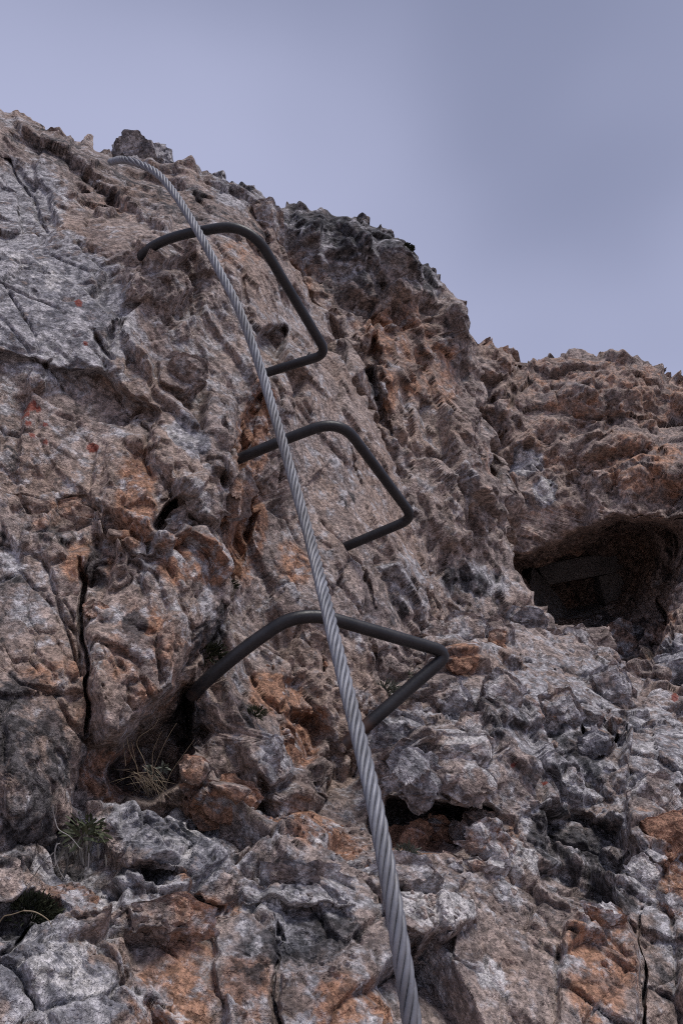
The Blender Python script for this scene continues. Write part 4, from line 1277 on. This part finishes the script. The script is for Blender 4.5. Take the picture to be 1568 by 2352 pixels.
def scatter(par, poly, n, smin, smax, tints, seed, sink=0.25):
    r = np.random.default_rng(seed)
    p = np.asarray(poly, float)
    lo, hi = p.min(0), p.max(0)
    k = 0
    while k < n:
        x, y = r.uniform(lo, hi)
        if not inside(np.array([x]), np.array([y]), p)[0]: continue
        k += 1
        s = smin + (smax - smin) * r.random() ** 2.2
        pos, nn = on(par.name, x, y)
        d = np.dot(pos - CAM, FWD)
        R = s * 0.5 * d / F
        o = bpy.data.objects.new('stone', SHAPES[tints[r.integers(len(tints))], int(r.integers(8))])
        o.location = pos + nn * R * (0.5 - 2 * sink)
        o.rotation_euler = r.uniform(0, 6.28, 3)
        o.scale = (R * r.uniform(.9, 1.25), R, R * r.uniform(.8, 1.1))
        COL.objects.link(o)
        o.parent = par


scatter(ground, [(560, 1890), (700, 1870), (840, 1880), (870, 1990), (860, 2050), (700, 2030), (560, 1990)], 90, 8, 24, ['pink', 'pink', 'white', 'rust', 'grey'], 1)
scatter(ground, [(880, 1960), (1000, 1970), (1180, 2010), (1240, 2080), (1100, 2080), (900, 2000)], 50, 9, 30, ['pink', 'white', 'grey'], 2)
scatter(ground, [(920, 2070), (1060, 2100), (1075, 2150), (1020, 2170), (930, 2120)], 42, 12, 26, ['white', 'white', 'pink'], 3, 0.3)
scatter(ground, [(650, 2060), (790, 2080), (800, 2105), (660, 2090)], 26, 10, 24, ['white', 'white', 'grey'], 4, 0.3)
scatter(ground, [(1180, 1700), (1420, 1680), (1440, 1860), (1250, 1900), (1180, 1830)], 12, 16, 36, ['grey', 'white', 'grey', 'pink'], 5, 0.33)
scatter(ground, [(1150, 1450), (1400, 1520), (1430, 1600), (1200, 1560)], 14, 12, 30, ['grey', 'white', 'pink', 'dark'], 6, 0.33)
scatter(cliff, [(560, 1520), (780, 1500), (830, 1620), (640, 1680)], 20, 12, 34, ['pink', 'pink', 'white', 'rust'], 8, 0.36)

# ------------------------------------------------------------------ walled gallery opening in the far rock
def concrete():
    m, nt, b = new_mat('weathered_concrete')
    q = NB(nt)
    pos = q.n('ShaderNodeNewGeometry').outputs['Position']
    n1 = q.noise(pos, 6, 5, 0.6)
    c = q.mix(q.rng(n1, 0.3, 0.7), c4(0.13, 0.13, 0.135), c4(0.26, 0.255, 0.26))
    q.l(c, b.inputs['Base Color'])
    b.inputs['Roughness'].default_value = 0.9
    bp = q.n('ShaderNodeBump')
    bp.inputs['Distance'].default_value = 0.02
    q.l(q.noise(pos, 14, 6, 0.7), bp.inputs['Height'])
    q.l(bp.outputs['Normal'], b.inputs['Normal'])
    return m


M_CONC = concrete()


def prism(name, poly, d, back, mat, parent):
    """outline at depth d, run back into the rock; d may be one value per corner"""
    p = np.asarray(poly, float)
    dd = np.asarray(d, float) * np.ones(len(p))
    a = P(p[:, 0], p[:, 1], dd)
    b = a + FWD * back
    bm = bmesh.new()
    va = [bm.verts.new(x) for x in a]; vb = [bm.verts.new(x) for x in b]
    bm.faces.new(va); bm.faces.new(vb[::-1])
    n = len(p)
    for i in range(n): bm.faces.new((va[i], vb[i], vb[(i + 1) % n], va[(i + 1) % n]))
    bmesh.ops.recalc_face_normals(bm, faces=bm.faces)
    bmesh.ops.bevel(bm, geom=bm.edges[:], offset=0.006, segments=2, affect='EDGES', clamp_overlap=True)
    me = bpy.data.meshes.new(name)
    bm.to_mesh(me); bm.free()
    me.materials.append(mat)
    o = bpy.data.objects.new(name, me)
    COL.objects.link(o)
    adopt(o, parent)
    return o


gw = empty('gallery_window', Vector(P(np.array(1340.), np.array(1420.), np.array(4.6))))
tag(gw, 'dark concrete window opening walled into the hollow of the right-hand rock', 'window opening')
prism('jamb', [(1222, 1300), (1256, 1338), (1282, 1370), (1308, 1412), (1306, 1436), (1270, 1440), (1212, 1380)], [4.35, 4.5, 4.5, 4.5, 4.4, 4.2, 4.2], 0.5, M_CONC, gw)
prism('lintel', [(1232, 1300), (1430, 1262), (1436, 1310), (1258, 1344)], 4.52, 0.4, M_CONC, gw)
prism('sill', [(1300, 1420), (1400, 1396), (1404, 1412), (1302, 1440)], 4.42, 0.5, M_CONC, gw)
prism('pier', [(1374, 1324), (1436, 1311), (1446, 1394), (1394, 1402)], 4.525, 0.4, M_CONC, gw)
# ------------------------------------------------------------------ plants
def leaf_mat(name, a, b_, rough=0.7):
    m, nt, b = new_mat(name)
    q = NB(nt)
    pos = q.n('ShaderNodeNewGeometry').outputs['Position']
    n1 = q.noise(pos, 90, 3, 0.6)
    q.l(q.mix(q.rng(n1, 0.3, 0.7), a, b_), b.inputs['Base Color'])
    b.inputs['Roughness'].default_value = rough
    return m


M_STRAW = leaf_mat('dry_grass', c4(0.18, 0.135, 0.085), c4(0.29, 0.225, 0.145))
M_GREEN = leaf_mat('green_leaf', c4(0.04, 0.05, 0.022), c4(0.085, 0.095, 0.048))
M_GGREY = leaf_mat('grey_green_leaf', c4(0.10, 0.11, 0.085), c4(0.17, 0.18, 0.14))
M_DEAD = leaf_mat('dead_leaf', c4(0.10, 0.09, 0.078), c4(0.18, 0.16, 0.135))
M_TWIG = leaf_mat('bare_twig', c4(0.20, 0.18, 0.17), c4(0.33, 0.31, 0.29))
M_MOSS = leaf_mat('dark_moss', c4(0.018, 0.024, 0.010), c4(0.045, 0.05, 0.022))
pr = np.random.default_rng(21)


class Blades:
    """curved tapering strips with a fold, collected into one mesh"""
    def __init__(s): s.v = []; s.f = []

    def add(s, base, dir_, length, width, bend, n=5, belly=0.5):
        base = np.asarray(base, float)
        t = np.asarray(dir_, float); t /= np.linalg.norm(t)
        side = np.cross(t, pr.normal(size=3)); side /= np.linalg.norm(side)
        k0 = sum(len(x) for x in s.v)
        pts = []
        p = base.copy()
        for i in range(n + 1):
            u = i / n
            w = width * (math.sin(math.pi * min(1, (u * (1 - belly) + belly * 0.35) + 0.02)) if belly > 0 else (1 - u * 0.85)) * 0.5
            if i == n: w = width * 0.04
            up = np.cross(side, t)
            pts += [p - side * w, p + up * w * 0.35, p + side * w]
            t = t + np.asarray(bend) / n; t /= np.linalg.norm(t)
            p = p + t * length / n
        s.v.append(np.array(pts))
        for i in range(n):
            a = k0 + i * 3
            s.f += [(a, a + 1, a + 4, a + 3), (a + 1, a + 2, a + 5, a + 4)]

    def build(s, name, mat, parent):
        o = mesh_np(name, np.vstack(s.v), np.array(s.f), mat)
        return adopt(o, parent)


DOWN = np.array((0, 0, -1.0))
TO_CAM = -FWD


def path3(par, pts, d0, d1=None):
    d1 = d0 if d1 is None else d1
    n = len(pts)
    return np.array([P(np.array(float(x)), np.array(float(y)), np.array(d0 + (d1 - d0) * i / (n - 1))) for i, (x, y) in enumerate(pts)])


def stalk(name, pts, d0, d1, r, mat, parent):
    c = catmull(path3(None, pts, d0, d1), 8)
    n = len(c)
    o = tube(name, c, r, mat, 6, rv=r * np.linspace(1.0, 0.45, n))
    return adopt(o, parent)


def z5(u, v): return (218 + u * .1904, 1607 + v * .1904)
def z6(u, v): return (u * .183, 1808 + v * .183)


# tuft of dry grass in the dark hollow
b0 = P(*map(np.array, (350., 1800., .80)))
gt = empty('grass_tuft', Vector(b0))
tag(gt, 'tuft of dry straw grass with long bare stalks in the dark hollow', 'grass tuft')
for pts in [[(655, 930), (590, 720), (510, 550), (540, 450), (640, 380), (720, 320), (775, 220)], [(690, 960), (720, 820), (800, 620), (900, 420), (990, 280)],
            [(790, 1170), (840, 1070), (920, 880), (1050, 690), (1200, 480)], [(520, 900), (510, 810), (430, 640), (395, 500), (390, 400)], [(530, 900), (500, 790), (470, 640), (445, 520)],
            [(375, 800), (365, 700), (355, 620), (345, 520)], [(700, 860), (695, 700), (710, 600), (760, 480), (810, 380)]]:
    stalk('stalk', [z5(*p) for p in pts], .80, .78, 0.0004, M_STRAW, gt)
bl = Blades()
for k in range(70):
    x, y = z5(pr.normal(600, 90), pr.normal(930, 60))
    ang = pr.normal(0.72, 0.42)
    if k % 7 == 0: ang = pr.uniform(2.6, 3.6)
    dirv = RIGHT * math.cos(ang) - UP * math.sin(ang) + TO_CAM * pr.uniform(-.1, .3)
    bl.add(P(*map(np.array, (x, y, .81))), dirv, pr.uniform(.010, .032), .0006, RIGHT * pr.normal(0, .5) + DOWN * .3, 5, 0)
bl.build('dry_blades', M_STRAW, gt)
bl = Blades()
for (u, v, n) in [(690, 830, 26), (830, 820, 30), (740, 900, 16)]:
    x, y = z5(u, v)
    for k in range(n):
        a = pr.uniform(0, 6.28)
        bl.add(P(*map(np.array, (x, y, .835))), RIGHT * math.cos(a) + UP * math.sin(a) + TO_CAM * pr.uniform(.2, 1.2), pr.uniform(.005, .011), .0024, DOWN * .2, 3)
bl.build('rosette_leaves', M_GGREY, gt)

# leafy plant with hanging roots
lp_d = .70
b1 = P(*map(np.array, (195., 1925., lp_d)))
lp = empty('rock_plant', Vector(b1))
tag(lp, 'small green leafy plant with pale dangling twigs in the lower left corner', 'plant')
bl, bd_ = Blades(), Blades()
for k in range(110):
    u, v = pr.normal(1060, 110), pr.normal(545, 75)
    x, y = z6(u, v)
    a = math.atan2(-(v - 640), (u - 1030)) + pr.normal(0, .5)
    bl.add(P(*map(np.array, (x, y, lp_d + pr.uniform(-.012, .012)))), RIGHT * math.cos(a) + UP * math.sin(a) + TO_CAM * pr.uniform(.1, .9), pr.uniform(.006, .013), .0026, DOWN * pr.uniform(0, .5), 4)
bl.build('leaves', M_GREEN, lp)
for k in range(55):
    x, y = z6(pr.normal(990, 150), pr.normal(730, 90))
    bd_.add(P(*map(np.array, (x, y, lp_d + pr.uniform(-.008, .012)))), RIGHT * pr.normal(0, .5) + DOWN + TO_CAM * pr.uniform(0, .5), pr.uniform(.007, .018), .0028, DOWN * .5 + RIGHT * pr.normal(0, .4), 4)
bd_.build('dead_leaves', M_DEAD, lp)
for pts in [[(720, 700), (690, 800), (710, 940), (760, 1070), (810, 1145)], [(1120, 830), (1110, 1000), (1070, 1120), (1090, 1280), (1150, 1480)], [(760, 705), (715, 730), (690, 850), (700, 960)],
            [(680, 820), (520, 980), (400, 1180), (330, 1370)], [(690, 400), (740, 530), (880, 620), (1010, 770)], [(690, 400), (670, 300), (665, 210)]]:
    stalk('twig', [z6(*p) for p in pts], lp_d - .015, lp_d - .02, 0.0006, M_TWIG, lp)


def tuft(px, py, par, rad, n, mat, label, name='plant_tuft', length=.9, width=.0016, lift=.3, cat='plant', group=None, up=0.9, squash=0.6):
    pos, nn = on(par, px, py)
    d = float(np.dot(pos - CAM, FWD))
    R = rad * d / F
    e = empty(name, Vector(pos))
    tag(e, label, cat, group)
    b = Blades()
    for k in range(n):
        a = pr.uniform(0, 6.28); r = R * math.sqrt(pr.random())
        off = RIGHT * math.cos(a) * r + UP * math.sin(a) * r * squash
        dr = off / R * 0.9 + nn * pr.uniform(.3, 1.0) + np.array((0, 0, up)) * pr.uniform(.1, 1.0)
        b.add(pos + off * 0.8 + nn * R * lift * pr.random(), dr, R * length * pr.uniform(.35, 1.0), width * pr.uniform(.7, 1.3), DOWN * pr.uniform(0, .6) + pr.normal(size=3) * .2, 4)
    b.build('leaves', mat, e)
    return e


tuft(50, 2135, 'rock_ledge', 75, 600, M_MOSS, 'dark moss cushion with specks of debris at the left edge', 'moss_cushion', .35, .0016, .15, 'moss', up=.3)
stalk('stalk', [z6(*p) for p in [(300, 1550), (450, 1570), (600, 1660), (660, 1760)]], .60, .60, .0006, M_STRAW, bpy.data.objects['moss_cushion'])
stalk('stalk', [z6(*p) for p in [(0, 1690), (60, 1620), (150, 1600), (300, 1550)]], .60, .60, .0006, M_STRAW, bpy.data.objects['moss_cushion'])
G5 = 'green tufts growing in the cracks'
tuft(912, 1562, 'cliff_face', 26, 130, M_GGREY, 'grey-green tuft under the right bend of the lowest rung', group=G5, width=.0018)
tuft(872, 1592, 'cliff_face', 30, 150, M_GGREY, 'wide grey-green tuft between the cable and the lowest rung', group=G5, width=.0018)
tuft(578, 1648, 'cliff_face', 24, 120, M_GREEN, 'small dark green tuft below the left leg of the lowest rung', group=G5, width=.0015)
tuft(930, 1966, 'rock_ledge', 26, 120, M_GGREY, 'grey tuft below the rust-red stones of the cavity', group=G5, width=.0014)
tuft(430, 1670, 'cliff_face', 50, 260, M_MOSS, 'dark moss hanging inside the hollow above the dry grass', group=G5, width=.0022)
tuft(535, 1340, 'cliff_face', 22, 90, M_MOSS, 'dark moss patch in the corner left of the cable', group=G5, width=.0016)
tuft(920, 584, 'rock_tower', 20, 260, M_MOSS, 'dark green cushion plant on the skyline of the tower', group=G5, width=.005, length=.3, lift=.1, up=.2)
tuft(485, 1500, 'cliff_face', 34, 200, M_MOSS, 'dark moss above the rock end of the lowest rung', group=G5, width=.0016)
